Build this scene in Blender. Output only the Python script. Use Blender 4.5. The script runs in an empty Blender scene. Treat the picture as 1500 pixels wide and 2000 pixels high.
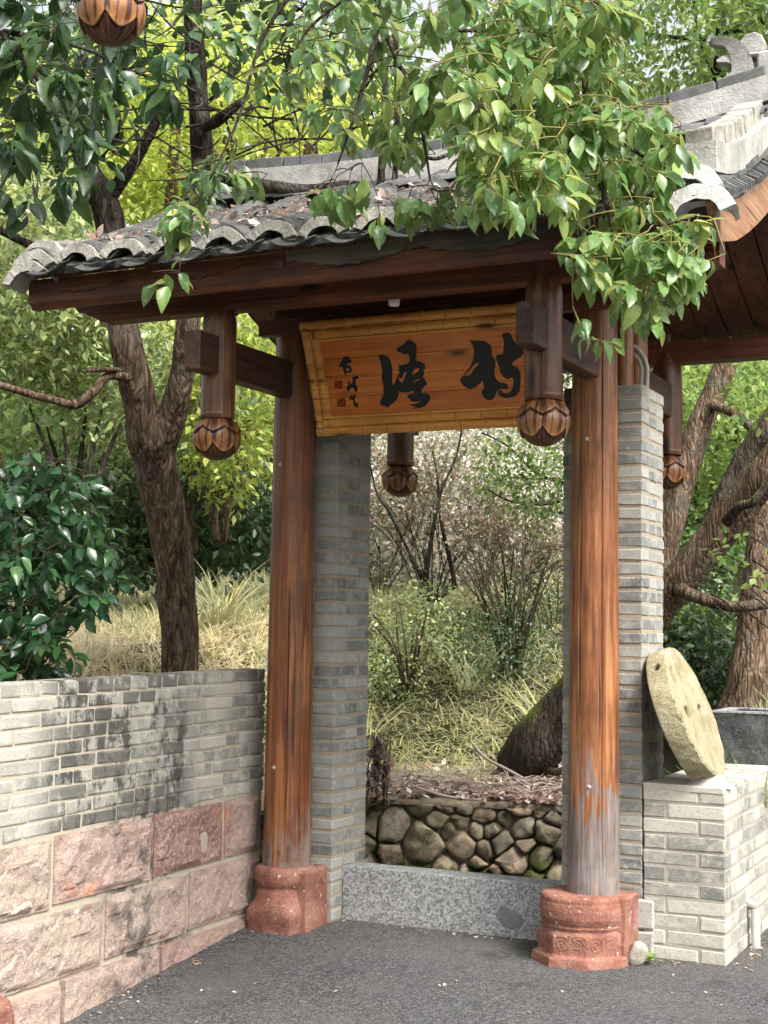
import bpy, bmesh, math, random
import numpy as np
from mathutils import Vector, Matrix, Quaternion, noise as mnoise

R = math.radians
rnd = random.Random(7)
rg = np.random.default_rng(11)
scene = bpy.context.scene
COL = scene.collection

# ------------------------------------------------------------------ camera
CAM = Vector((2.838, -6.645, 1.477))
YAW, PITCH, ROLL, FPX = R(25.57), R(4.57), R(0.83), 2853.5
_R0 = Vector((math.cos(YAW), math.sin(YAW), 0))
_F0 = Vector((-math.sin(YAW), math.cos(YAW), 0))
_Z = Vector((0, 0, 1))
FW = _F0 * math.cos(PITCH) + _Z * math.sin(PITCH)
_U = -_F0 * math.sin(PITCH) + _Z * math.cos(PITCH)
RC = _R0 * math.cos(ROLL) + _U * math.sin(ROLL)
UC = _U * math.cos(ROLL) - _R0 * math.sin(ROLL)
cd = bpy.data.cameras.new('camera')
cam = bpy.data.objects.new('camera', cd)
COL.objects.link(cam)
mw = Matrix.Identity(4)
for i in range(3):
    mw[i][0], mw[i][1], mw[i][2], mw[i][3] = RC[i], UC[i], -FW[i], CAM[i]
cam.matrix_world = mw
cd.sensor_fit = 'HORIZONTAL'
cd.sensor_width = 36.0
cd.lens = FPX * 36.0 / 1500.0
cd.clip_end = 500
cd.clip_start = 0.05
scene.camera = cam

# ------------------------------------------------------------------ sky, sun, exposure
SUN_EL, SUN_AZ = R(50), R(118)          # azimuth measured from +Y towards +X
world = bpy.data.worlds.new('World')
scene.world = world
world.use_nodes = True
wn = world.node_tree
bg = wn.nodes['Background']
sky = wn.nodes.new('ShaderNodeTexSky')
sky.sky_type = 'NISHITA'
sky.sun_disc = False
sky.sun_elevation = SUN_EL
sky.sun_rotation = SUN_AZ
sky.air_density = 1.0
sky.dust_density = 6.0
sky.ozone_density = 1.0
hs = wn.nodes.new('ShaderNodeHueSaturation')
hs.inputs['Saturation'].default_value = 0.25
wn.links.new(sky.outputs[0], hs.inputs['Color'])
wn.links.new(hs.outputs[0], bg.inputs[0])
bg.inputs[1].default_value = 0.12
sl = bpy.data.lights.new('sun', 'SUN')
sl.energy = 1.5
sl.angle = R(14)
sl.color = (1.0, 0.955, 0.88)
sun = bpy.data.objects.new('sun', sl)
COL.objects.link(sun)
sd = Vector((math.sin(SUN_AZ) * math.cos(SUN_EL), math.cos(SUN_AZ) * math.cos(SUN_EL), math.sin(SUN_EL)))
sun.rotation_euler = sd.to_track_quat('Z', 'Y').to_euler()
sun.location = sd * 30
scene.view_settings.view_transform = 'Standard'
scene.view_settings.look = 'None'
scene.view_settings.gamma = 1
scene.view_settings.exposure = 1.62
scene.view_settings.use_curve_mapping = False
scene.cycles.max_bounces = 6
scene.cycles.diffuse_bounces = 3
scene.cycles.glossy_bounces = 2
scene.cycles.transmission_bounces = 3
scene.cycles.use_denoising = True


def ray(px, py):
    return FW + RC * ((px - 750) / FPX) + UC * ((1000 - py) / FPX)


def at(px, py, D):
    """world point seen at photograph pixel px, py at depth D metres"""
    return CAM + ray(px, py) * D


def onp(px, py, p0, n):
    d = ray(px, py)
    t = (Vector(p0) - CAM).dot(n) / d.dot(n)
    return CAM + d * t


# ------------------------------------------------------------------ materials
class NT:
    def __init__(s, name):
        s.m = bpy.data.materials.new(name)
        s.m.use_nodes = True
        s.t = s.m.node_tree
        s.b = s.t.nodes['Principled BSDF']
        s._geo = None
        s._oi = None

    def n(s, typ, **kw):
        nd = s.t.nodes.new(typ)
        for k, v in kw.items():
            setattr(nd, k, v)
        return nd

    def set(s, sock, v):
        if isinstance(v, (int, float)):
            sock.default_value = v
        elif isinstance(v, (tuple, list)):
            if len(v) == 3 and len(sock.default_value) == 4:
                v = (*v, 1)
            sock.default_value = v
        else:
            s.t.links.new(v, sock)

    def pos(s):
        if not s._geo:
            s._geo = s.n('ShaderNodeNewGeometry')
        return s._geo.outputs['Position']

    def obj(s):
        return s.n('ShaderNodeTexCoord').outputs['Object']

    def rand(s):
        if not s._oi:
            s._oi = s.n('ShaderNodeObjectInfo')
        return s._oi.outputs['Random']

    def attr(s, nm):
        a = s.n('ShaderNodeAttribute')
        a.attribute_name = nm
        return a.outputs['Fac']

    def map(s, vec, sc, loc=(0, 0, 0), rot=(0, 0, 0)):
        m = s.n('ShaderNodeMapping')
        s.set(m.inputs['Vector'], vec)
        m.inputs['Scale'].default_value = sc
        m.inputs['Location'].default_value = loc
        m.inputs['Rotation'].default_value = rot
        return m.outputs[0]

    def noise(s, vec, scale, detail=4, rough=.55, dist=0):
        m = s.n('ShaderNodeTexNoise')
        s.set(m.inputs['Vector'], vec)
        m.inputs['Scale'].default_value = scale
        m.inputs['Detail'].default_value = detail
        m.inputs['Roughness'].default_value = rough
        m.inputs['Distortion'].default_value = dist
        return m.outputs['Fac']

    def voro(s, vec, scale, feature='F1', out='Distance'):
        m = s.n('ShaderNodeTexVoronoi', feature=feature)
        s.set(m.inputs['Vector'], vec)
        m.inputs['Scale'].default_value = scale
        return m.outputs[out]

    def math(s, op, a, b=0.0, c=None, clamp=False):
        m = s.n('ShaderNodeMath', operation=op)
        m.use_clamp = clamp
        s.set(m.inputs[0], a)
        s.set(m.inputs[1], b)
        if c is not None:
            s.set(m.inputs[2], c)
        return m.outputs[0]

    def ramp(s, fac, stops, interp='LINEAR'):
        m = s.n('ShaderNodeValToRGB')
        m.color_ramp.interpolation = interp
        e = m.color_ramp.elements
        while len(e) < len(stops):
            e.new(.5)
        for el, (p, c) in zip(e, stops):
            el.position = p
            el.color = (*c, 1) if isinstance(c, (tuple, list)) else (c, c, c, 1)
        s.set(m.inputs[0], fac)
        return m.outputs[0]

    def mix(s, fac, a, b, mode='MIX'):
        m = s.n('ShaderNodeMix', data_type='RGBA', blend_type=mode)
        s.set(m.inputs[0], fac)
        s.set(m.inputs[6], a)
        s.set(m.inputs[7], b)
        return m.outputs[2]

    def sep(s, vec, ax):
        m = s.n('ShaderNodeSeparateXYZ')
        s.set(m.inputs[0], vec)
        return m.outputs[ax]

    def bump(s, h, strength=.5, dist=.01):
        m = s.n('ShaderNodeBump')
        m.inputs['Strength'].default_value = strength
        m.inputs['Distance'].default_value = dist
        s.set(m.inputs['Height'], h)
        s.t.links.new(m.outputs[0], s.b.inputs['Normal'])

    def out(s, col, rough=.8, spec=.3):
        s.set(s.b.inputs['Base Color'], col)
        s.set(s.b.inputs['Roughness'], rough)
        s.b.inputs['Specular IOR Level'].default_value = spec
        return s.m


def sstep(N, v, a, b):
    m = N.n('ShaderNodeMapRange', interpolation_type='SMOOTHSTEP')
    N.set(m.inputs[0], v)
    m.inputs[1].default_value = a
    m.inputs[2].default_value = b
    return m.outputs[0]


def m_brick(name, dark, mid, light, stain=None, white=.3):
    N = NT(name)
    p = N.pos()
    base = N.ramp(N.rand(), [(0, dark), (.45, mid), (1, light)])
    n1 = N.noise(p, 9, 6, .65)
    n2 = N.noise(p, 62, 5, .8)
    c = N.mix(sstep(N, n1, .42, .7), base, light)
    c = N.mix(N.math('MULTIPLY', sstep(N, n2, .5, .75), .5), c, dark)
    w = N.math('MULTIPLY', sstep(N, N.noise(N.map(p, (1, 1, 1), (5, 2, 1)), 14, 5, .7), .56, .7), white)
    c = N.mix(w, c, (.55, .54, .50))
    sp = sstep(N, N.noise(p, 125, 3, .7), .56, .66)
    c = N.mix(N.math('MULTIPLY', sp, .5), c, tuple(x * .6 for x in dark))
    sp2 = sstep(N, N.noise(N.map(p, (1, 1, 1), (9, 4, 4)), 115, 3, .7), .60, .68)
    c = N.mix(N.math('MULTIPLY', sp2, .45), c, tuple(min(.8, x * 1.5) for x in light))
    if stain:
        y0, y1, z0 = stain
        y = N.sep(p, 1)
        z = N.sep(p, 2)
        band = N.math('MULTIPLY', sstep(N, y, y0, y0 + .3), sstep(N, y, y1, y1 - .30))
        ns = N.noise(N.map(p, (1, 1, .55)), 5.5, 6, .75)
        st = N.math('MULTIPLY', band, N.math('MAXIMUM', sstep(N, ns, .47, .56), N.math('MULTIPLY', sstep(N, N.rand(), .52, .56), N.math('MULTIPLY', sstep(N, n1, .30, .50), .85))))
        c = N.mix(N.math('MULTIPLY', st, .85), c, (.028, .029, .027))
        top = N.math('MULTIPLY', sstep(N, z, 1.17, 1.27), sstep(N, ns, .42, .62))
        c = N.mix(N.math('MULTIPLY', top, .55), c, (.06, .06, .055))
    N.bump(N.math('ADD', n2, N.math('MULTIPLY', N.noise(p, 150, 3, .6), .6)), .55, .006)
    return N.out(c, .9, .2)


def m_mortar(name, c1, c2, stain=False):
    N = NT(name)
    p = N.pos()
    n = N.noise(p, 30, 6, .7)
    c = N.mix(n, c1, c2)
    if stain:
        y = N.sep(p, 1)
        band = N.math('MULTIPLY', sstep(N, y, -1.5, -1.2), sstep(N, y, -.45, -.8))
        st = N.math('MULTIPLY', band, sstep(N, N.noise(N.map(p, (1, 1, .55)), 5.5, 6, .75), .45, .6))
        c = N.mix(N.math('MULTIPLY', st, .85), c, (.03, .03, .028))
    N.bump(N.noise(p, 110, 5, .7), .8, .006)
    return N.out(c, .95, .15)


def m_wood(name, dark, mid, light, axis=2, weather=None, gloss=.5, scale=1.0, grey=(.17, .155, .15), speck=.4):
    """axis = grain direction; weather=(z0,z1) greyed wood below"""
    N = NT(name)
    p = N.pos()
    sc = [34 * scale] * 3
    sc[axis] = 1.6 * scale
    g1 = N.noise(N.map(p, tuple(sc)), 1, 6, .65, .4)
    sc2 = [110 * scale] * 3
    sc2[axis] = 5 * scale
    g2 = N.noise(N.map(p, tuple(sc2)), 1, 4, .6)
    big = N.noise(p, 3.2, 4, .6)
    c = N.ramp(g1, [(.28, dark), (.5, mid), (.72, light)])
    c = N.mix(N.math('MULTIPLY', sstep(N, g2, .5, .62), .35), c, dark)
    c = N.mix(N.math('MULTIPLY', sstep(N, big, .42, .66), .55), c, dark)
    fl = [60 * scale] * 3
    fl[axis] = 1.1 * scale
    crk = sstep(N, N.noise(N.map(p, tuple(fl), (5, 5, 5)), 1, 2, .4), .655, .675)
    c = N.mix(N.math('MULTIPLY', crk, .75), c, tuple(x * .2 for x in dark))
    kn = N.voro(N.map(p, tuple(7 if i != axis else 2.2 for i in range(3))), 1)
    c = N.mix(sstep(N, kn, .22, .08), c, dark)
    c = N.mix(sstep(N, kn, .13, .06), c, tuple(x * .25 for x in dark))
    rough = gloss
    if weather:
        z = N.sep(p, 2)
        sw = [15, 15, 15]
        sw[2] = .8
        nn = N.noise(N.map(p, tuple(sw)), 1, 5, .7, .3)
        zz = N.math('MULTIPLY_ADD', nn, weather[1] - weather[0], N.math('MULTIPLY', z, -1))
        zz = N.math('ADD', zz, N.math('MULTIPLY', N.math('SUBTRACT', g1, .5), 1.3))
        zz = N.math('ADD', zz, N.math('MULTIPLY', N.math('SUBTRACT', N.noise(N.map(p, (1, 1, .5)), 7, 4, .7), .5), 1.1))
        f = N.math('MULTIPLY', sstep(N, zz, -weather[0] - .08, -weather[0] + .10), .92)
        gcol = N.mix(sstep(N, g2, .4, .65), grey, tuple(x * 1.9 for x in grey))
        gcol = N.mix(sstep(N, g1, .55, .7), gcol, (.22, .10, .05))
        c = N.mix(f, c, gcol)
        wh = N.math('MULTIPLY', sstep(N, z, .62, .32), sstep(N, N.noise(p, 12, 4, .6), .38, .6))
        c = N.mix(N.math('MULTIPLY', wh, .35), c, (.28, .26, .245))
        # bright streaks of bare timber
        bs = sstep(N, N.noise(N.map(p, (30, 30, .9), (3, 1, 2)), 1, 3, .5), .60, .66)
        bs = N.math('MULTIPLY', bs, sstep(N, z, 2.0, 1.2))
        c = N.mix(N.math('MULTIPLY', bs, .55), c, light)
        rough = N.math('MULTIPLY_ADD', f, .35, gloss)
    N.bump(N.math('ADD', g1, N.math('MULTIPLY', g2, .6)), .45, .004)
    return N.out(c, rough, .45)


def m_stone(name, c1, c2, c3, scale=20, bump=.6, rough=.9, speck=None, white=None, dist=.01):
    N = NT(name)
    p = N.pos()
    n1 = N.noise(p, scale * .3, 6, .65)
    n2 = N.noise(p, scale * 2.5, 5, .7)
    c = N.ramp(n1, [(.3, c1), (.5, c2), (.72, c3)])
    c = N.mix(N.math('MULTIPLY', sstep(N, n2, .45, .7), .4), c, c3)
    if speck:
        c = N.mix(N.math('MULTIPLY', sstep(N, N.noise(p, 190, 2, .5), .55, .64), .7), c, speck)
    if white:
        c = N.mix(sstep(N, N.noise(N.map(p, (1, 1, 1), (7, 3, 9)), 30, 5, .65), .62, .67), c, white)
    N.bump(N.math('ADD', n2, N.math('MULTIPLY', N.noise(p, scale * 9, 3, .6), .5)), bump, dist)
    return N.out(c, rough, .25)


def m_leaf(name, cols, single=False, rough=.42, trans=.35, spec=.5, tcol=None):
    N = NT(name)
    v = N.rand() if single else N.attr('v')
    k = len(cols)
    c = N.ramp(v, [(i / (k - 1), cc) for i, cc in enumerate(cols)])
    n = N.noise(N.pos(), 60, 2, .5)
    c = N.mix(N.math('MULTIPLY', sstep(N, n, .5, .7), .3), c, tuple(x * 1.35 for x in cols[-1]))
    N.out(c, rough, spec)
    t = N.n('ShaderNodeBsdfTranslucent')
    tc = N.mix(.6, c, tcol or tuple(min(1, x * 2.2) for x in cols[-1]))
    N.set(t.inputs[0], tc)
    ms = N.n('ShaderNodeMixShader')
    ms.inputs[0].default_value = trans
    o = N.t.nodes['Material Output']
    N.t.links.new(N.b.outputs[0], ms.inputs[1])
    N.t.links.new(t.outputs[0], ms.inputs[2])
    N.t.links.new(ms.outputs[0], o.inputs['Surface'])
    return N.m


def m_bark(name, c1, c2, c3, moss=0.0, sc=1.0):
    N = NT(name)
    p = N.pos()
    q = N.map(p, (26 * sc, 26 * sc, 5.5 * sc))
    n1 = N.noise(q, 1, 7, .7, .8)
    n2 = N.noise(p, 90, 4, .7)
    vr = N.voro(N.map(N.mix(.04, p, N.noise(p, 9, 3, .6)), (34 * sc, 34 * sc, 7 * sc)), 1, 'DISTANCE_TO_EDGE')
    c = N.ramp(n1, [(.36, c1), (.5, c2), (.64, c3)])
    c = N.mix(N.math('MULTIPLY', sstep(N, vr, .09, .0), .6), c, tuple(x * .6 for x in c1))
    c = N.mix(N.math('MULTIPLY', n2, .35), c, c1)
    pat = sstep(N, N.noise(p, 4, 4, .6), .52, .66)
    c = N.mix(N.math('MULTIPLY', pat, .35), c, (.16, .155, .13))
    if moss:
        g = N.n('ShaderNodeNewGeometry')
        nz = N.sep(g.outputs['Normal'], 2)
        f = N.math('MULTIPLY', sstep(N, N.math('ADD', nz, N.math('MULTIPLY', N.noise(p, 12, 4, .7), .5)), .62, .95), moss)
        c = N.mix(f, c, (.10, .12, .02))
    N.bump(N.math('ADD', N.math('ADD', n1, N.math('MULTIPLY', n2, .25)), N.math('MULTIPLY', N.math('MINIMUM', vr, .25), 2.0)), 1.0, .02)
    return N.out(c, .95, .15)


M = {}
M['pier_brick'] = m_brick('pier_brick', (.12, .128, .127), (.23, .235, .222), (.38, .375, .342), white=.45)
M['wall_brick'] = m_brick('wall_brick', (.19, .19, .175), (.32, .312, .275), (.47, .45, .395), stain=(-1.95, -.55, 1.27), white=.4)
M['low_brick'] = m_brick('low_brick', (.18, .185, .17), (.37, .35, .305), (.52, .49, .42), white=.38)
M['mortar'] = m_mortar('mortar', (.27, .225, .165), (.42, .365, .285))
M['wall_mortar'] = m_mortar('wall_mortar', (.34, .30, .235), (.52, .47, .38), True)
M['pale_mortar'] = m_mortar('pale_mortar', (.28, .255, .215), (.45, .42, .37))
M['column_wood'] = m_wood('column_wood', (.085, .030, .014), (.25, .092, .036), (.46, .22, .09), 2, weather=(.40, 1.15), gloss=.36, grey=(.125, .11, .105))
M['column_wood_left'] = m_wood('column_wood_left', (.075, .026, .013), (.22, .074, .028), (.40, .165, .06), 2, weather=(.12, .62), gloss=.36, grey=(.125, .11, .105))
M['post_wood'] = m_wood('post_wood', (.05, .018, .011), (.16, .062, .030), (.32, .16, .08), 2, gloss=.33)
M['beam_wood'] = m_wood('beam_wood', (.045, .015, .010), (.15, .045, .024), (.27, .095, .05), 0, gloss=.5)
M['arm_wood'] = m_wood('arm_wood', (.03, .014, .011), (.075, .034, .022), (.14, .075, .048), 1, gloss=.55)
M['plank_wood'] = m_wood('plank_wood', (.06, .022, .012), (.15, .055, .026), (.22, .09, .045), 1, gloss=.6)
M['grey_wood'] = m_wood('grey_wood', (.035, .03, .026), (.11, .095, .082), (.19, .165, .145), 0, gloss=.8)
M['barge_wood'] = m_wood('barge_wood', (.14, .06, .028), (.30, .15, .07), (.42, .25, .14), 1, gloss=.55)
M['plaque_wood'] = m_wood('plaque_wood', (.38, .10, .015), (.68, .19, .03), (.80, .27, .05), 0, gloss=.35, scale=.6)
M['bamboo_wood'] = m_wood('bamboo_wood', (.42, .16, .03), (.74, .33, .07), (.88, .46, .12), 0, gloss=.32, scale=.5)
M['red_sandstone'] = m_stone('red_sandstone', (.17, .070, .050), (.30, .130, .095), (.46, .26, .20), 22, 1.0, .97, speck=(.17, .075, .052), white=(.62, .52, .44))
M['pink_stone'] = None
M['granite'] = None
M['millstone'] = m_stone('millstone', (.28, .235, .13), (.48, .42, .26), (.64, .59, .43), 26, 1.0, .97, speck=(.24, .19, .09), dist=.02)
M['dark_granite'] = m_stone('dark_granite', (.018, .02, .021), (.05, .053, .055), (.14, .145, .145), 30, 1.0, .8, speck=(.16, .165, .165))
M['plaster'] = m_stone('plaster', (.15, .143, .128), (.33, .32, .295), (.50, .49, .46), 12, .7, .95, speck=(.22, .21, .19))
M['white_plaster'] = m_stone('white_plaster', (.40, .39, .37), (.58, .57, .55), (.68, .67, .65), 14, .5, .9)
M['dirty_plaster'] = m_stone('dirty_plaster', (.14, .13, .11), (.37, .35, .31), (.56, .54, .49), 30, .8, .95, speck=(.10, .09, .07))
M['tile_clay'] = m_stone('tile_clay', (.025, .025, .025), (.075, .075, .073), (.17, .167, .158), 18, .7, .9)
M['tile_grey'] = m_stone('tile_grey', (.05, .053, .056), (.10, .103, .105), (.18, .18, .175), 14, .5, .85)
M['ink'] = NT('ink').out((.004, .007, .010), .45, .4)
M['seal'] = NT('seal').out((.16, .012, .005), .6, .3)
M['white_plastic'] = NT('white_plastic').out((.78, .78, .76), .3, .5)
M['mortar_grey'] = m_stone('mortar_grey', (.12, .122, .125), (.18, .182, .185), (.25, .25, .25), 20, .5, .9)
M['steel'] = NT('steel').out((.35, .34, .33), .3, .8)
M['conduit'] = NT('conduit').out((.30, .28, .25), .55, .4)
M['pipe'] = m_stone('pipe', (.30, .28, .26), (.40, .38, .36), (.48, .47, .45), 10, .1, .5)
M['chalk_rock'] = m_stone('chalk_rock', (.30, .27, .22), (.46, .42, .35), (.60, .56, .48), 25, .8, .95)
M['bark'] = m_bark('bark', (.030, .019, .013), (.15, .10, .068), (.32, .235, .165))
M['warm_bark'] = m_bark('warm_bark', (.038, .024, .015), (.18, .122, .08), (.36, .27, .19))
M['moss_bark'] = m_bark('moss_bark', (.02, .015, .011), (.06, .045, .033), (.12, .095, .07), moss=.9)
M['warm_moss_bark'] = m_bark('warm_moss_bark', (.038, .024, .015), (.18, .118, .078), (.36, .26, .18), moss=.6)
M['dark_bark'] = m_bark('dark_bark', (.010, .0075, .006), (.042, .032, .025), (.11, .09, .07))
M['sun_leaf'] = m_leaf('sun_leaf', [(.05, .12, .03), (.14, .26, .05), (.27, .40, .07), (.45, .55, .10), (.65, .62, .12)], False, .45, .5)
M['reed'] = m_leaf('reed', [(.06, .09, .03), (.26, .22, .14), (.52, .40, .34), (.34, .40, .15), (.72, .60, .52), (.82, .76, .66)], False, .8, .3)
M['twig'] = NT('twig').out((.05, .035, .025), .8, .2)
M['grey_twig'] = NT('grey_twig').out((.36, .29, .26), .9, .2)
M['green_twig'] = NT('green_twig').out((.20, .17, .05), .7, .3)
OV = [(.014, .050, .022), (.026, .085, .028), (.044, .125, .036), (.075, .175, .045), (.14, .25, .06), (.34, .38, .12)]
M['over_leaf'] = m_leaf('over_leaf', OV, True, .36, .32, .5)
M['over_leaf_mass'] = m_leaf('over_leaf_mass', OV, False, .36, .32, .5)
DK = [(.012, .042, .022), (.020, .066, .026), (.036, .10, .034), (.07, .15, .045)]
M['dark_leaf'] = m_leaf('dark_leaf', DK, True, .25, .18, .6)
M['dark_leaf_mass'] = m_leaf('dark_leaf_mass', DK, False, .25, .18, .6)
M['mid_leaf'] = m_leaf('mid_leaf', [(.012, .035, .014), (.03, .085, .024), (.065, .15, .036), (.15, .25, .06), (.28, .36, .10)], False, .4, .35)
M['lime_leaf'] = m_leaf('lime_leaf', [(.010, .035, .010), (.04, .11, .022), (.12, .23, .04), (.28, .40, .08), (.52, .56, .14)], False, .4, .42)
M['pale_leaf'] = m_leaf('pale_leaf', [(.010, .028, .010), (.03, .075, .022), (.09, .17, .05), (.21, .30, .10), (.44, .50, .22)], False, .35, .35)
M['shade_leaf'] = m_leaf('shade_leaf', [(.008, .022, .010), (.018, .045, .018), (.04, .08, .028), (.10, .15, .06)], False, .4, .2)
M['deep_leaf'] = m_leaf('deep_leaf', [(.008, .026, .011), (.015, .045, .016), (.030, .075, .022), (.08, .14, .035)], True, .35, .16, .45)  # leaf colour darkened to paint in the shade of backlit leaves
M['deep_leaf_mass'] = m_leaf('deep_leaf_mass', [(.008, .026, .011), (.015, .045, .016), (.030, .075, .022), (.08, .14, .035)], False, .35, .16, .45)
M['far_leaf'] = m_leaf('far_leaf', [(.012, .03, .010), (.04, .085, .025), (.10, .17, .05), (.24, .31, .10)], False, .6, .4)
M['straw'] = m_leaf('straw', [(.14, .20, .04), (.36, .36, .10), (.60, .47, .20), (.80, .62, .32), (.90, .78, .52)], False, .7, .42)
M['green_grass'] = m_leaf('green_grass', [(.035, .06, .016), (.12, .18, .045), (.28, .31, .09), (.50, .46, .18), (.74, .64, .36)], False, .6, .42)
M['pink_bud'] = m_leaf('pink_bud', [(.55, .18, .24), (.15, .19, .06), (.40, .30, .22), (.24, .26, .10), (.55, .46, .38), (.12, .10, .06)], False, .6, .3)
M['litter'] = m_leaf('litter', [(.05, .026, .016), (.15, .08, .05), (.28, .17, .12), (.50, .37, .30), (.72, .62, .54)], False, .8, .15)
M['red_leaf'] = m_leaf('red_leaf', [(.25, .03, .02), (.4, .12, .04)], False, .6, .3)


def build_pink():
    N = NT('pink_stone')
    p = N.pos()
    n1 = N.noise(p, 3.5, 6, .6)
    n2 = N.noise(p, 60, 5, .7)
    rdm = N.rand()
    base = N.ramp(N.math('ADD', N.math('MULTIPLY', rdm, .55), N.math('MULTIPLY', n1, .55)),
                  [(.3, (.25, .14, .115)), (.46, (.33, .20, .17)), (.64, (.39, .285, .24)), (.85, (.38, .31, .25))])
    c = N.mix(N.math('MULTIPLY', sstep(N, n2, .45, .62), .55), base, (.52, .43, .38))
    c = N.mix(N.math('MULTIPLY', sstep(N, N.noise(p, 105, 3, .7), .55, .63), .6), c, (.20, .11, .095))
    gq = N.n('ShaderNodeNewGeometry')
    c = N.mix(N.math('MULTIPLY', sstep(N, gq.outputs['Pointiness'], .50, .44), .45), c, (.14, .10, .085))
    c = N.mix(sstep(N, N.noise(N.map(p, (1, 1, 1), (3, 8, 1)), 5, 4, .6), .64, .74), c, (.62, .60, .58))
    c = N.mix(N.math('MULTIPLY', sstep(N, N.noise(N.map(p, (1, 1, 1), (9, 1, 4)), 4.2, 4, .6), .63, .75), .7), c, (.55, .21, .09))
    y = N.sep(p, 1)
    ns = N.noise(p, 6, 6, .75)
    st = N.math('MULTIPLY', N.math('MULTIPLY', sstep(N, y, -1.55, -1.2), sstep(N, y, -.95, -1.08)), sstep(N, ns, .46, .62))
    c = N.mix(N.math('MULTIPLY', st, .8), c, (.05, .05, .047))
    N.bump(N.math('ADD', n2, N.math('MULTIPLY', N.noise(p, 14, 6, .7), 2.0)), .8, .012)
    return N.out(c, .9, .25)


M['pink_stone'] = build_pink()


def build_asphalt():
    N = NT('asphalt')
    p = N.pos()
    v = N.voro(p, 135, 'F1', 'Distance')
    vc = N.n('ShaderNodeTexVoronoi')
    N.set(vc.inputs['Vector'], p)
    vc.inputs['Scale'].default_value = 135
    rv = N.sep(vc.outputs['Color'], 0)
    n1 = N.noise(p, 1.1, 4, .6)
    c = N.ramp(rv, [(0, (.025, .025, .026)), (.35, (.068, .068, .071)), (.75, (.14, .14, .144)), (1, (.27, .265, .265))])
    c = N.mix(sstep(N, n1, .35, .7), c, N.mix(.42, c, (.125, .125, .13)))
    c = N.mix(sstep(N, N.noise(p, 120, 2, .5), .70, .73), c, (.38, .36, .33))
    d = N.math('MULTIPLY', sstep(N, N.noise(N.map(p, (1, 1, 1), (4, 4, 0)), 1.7, 6, .7), .46, .72), .5)
    c = N.mix(d, c, (.17, .165, .155))
    d2 = N.math('MULTIPLY', sstep(N, N.noise(N.map(p, (1, 1, 1), (14, 4, 0)), 3.1, 6, .7), .55, .68), .5)
    c = N.mix(d2, c, (.035, .035, .036))
    ed = N.math('MULTIPLY', sstep(N, N.sep(p, 1), -.35, .1), sstep(N, N.noise(p, 14, 5, .7), .42, .62))
    c = N.mix(N.math('MULTIPLY', ed, .5), c, (.13, .11, .085))
    h = N.math('ADD', N.math('MULTIPLY', v, -1.0), N.math('MULTIPLY', N.noise(p, 38, 4, .7), .8))
    N.bump(h, 1.0, .014)
    return N.out(c, .85, .35)


M['asphalt'] = build_asphalt()


def build_granite():
    N = NT('granite')
    p = N.pos()
    vc = N.n('ShaderNodeTexVoronoi')
    N.set(vc.inputs['Vector'], N.mix(.012, p, N.noise(p, 90, 2, .5)))
    vc.inputs['Scale'].default_value = 112
    rv = N.sep(vc.outputs['Color'], 0)
    c = N.ramp(rv, [(0, (.05, .052, .055)), (.22, (.12, .123, .128)), (.45, (.26, .265, .27)), (.8, (.38, .385, .39)), (1, (.50, .50, .50))])
    n = N.noise(p, 9, 4, .6)
    c = N.mix(.35, c, N.mix(n, (.19, .195, .20), (.36, .36, .36)))
    N.bump(N.noise(p, 160, 3, .6), .3, .003)
    return N.out(c, .7, .3)


M['granite'] = build_granite()


def build_soil():
    N = NT('hill_soil')
    p = N.pos()
    n = N.noise(p, 2.2, 7, .7)
    n2 = N.noise(p, 25, 5, .7)
    c = N.ramp(n, [(.3, (.02, .025, .012)), (.5, (.04, .045, .018)), (.65, (.09, .08, .035)), (.8, (.14, .11, .055))])
    c = N.mix(N.math('MULTIPLY', n2, .5), c, (.06, .045, .03))
    N.bump(n2, 1, .05)
    return N.out(c, 1, .1)


M['soil'] = build_soil()


def add_hole_shade(m):  # mixes near-black into the colour as painted shade inside the millstone holes
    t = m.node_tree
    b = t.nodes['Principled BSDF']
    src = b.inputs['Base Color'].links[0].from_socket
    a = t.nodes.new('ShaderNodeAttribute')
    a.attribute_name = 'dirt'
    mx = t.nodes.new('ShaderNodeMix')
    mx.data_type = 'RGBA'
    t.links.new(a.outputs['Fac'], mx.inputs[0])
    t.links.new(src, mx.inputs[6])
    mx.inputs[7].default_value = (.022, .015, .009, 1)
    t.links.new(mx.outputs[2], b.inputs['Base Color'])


add_hole_shade(M['millstone'])


def build_cobble():
    N = NT('cobble_stone')
    p = N.pos()
    n1 = N.noise(p, 10, 6, .65)
    n2 = N.noise(p, 70, 4, .7)
    base = N.ramp(N.rand(), [(0, (.17, .135, .085)), (.3, (.32, .255, .16)), (.6, (.42, .345, .225)), (.78, (.36, .20, .12)), (1, (.33, .30, .24))])
    c = N.mix(sstep(N, n1, .35, .7), tuple((.09, .075, .055)), base)
    c = N.mix(N.math('MULTIPLY', n2, .3), c, (.38, .34, .27))
    z = N.sep(p, 2)
    mo = N.math('MULTIPLY', sstep(N, z, .42, .22), sstep(N, N.noise(N.map(p, (1, 1, 1), (2, 2, 5)), 3.5, 5, .65), .47, .56))
    c = N.mix(N.math('MULTIPLY', mo, .92), c, (.045, .055, .010))
    N.bump(N.math('ADD', n2, n1), .7, .012)
    return N.out(c, .9, .25)


M['cobble'] = build_cobble()


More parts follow.
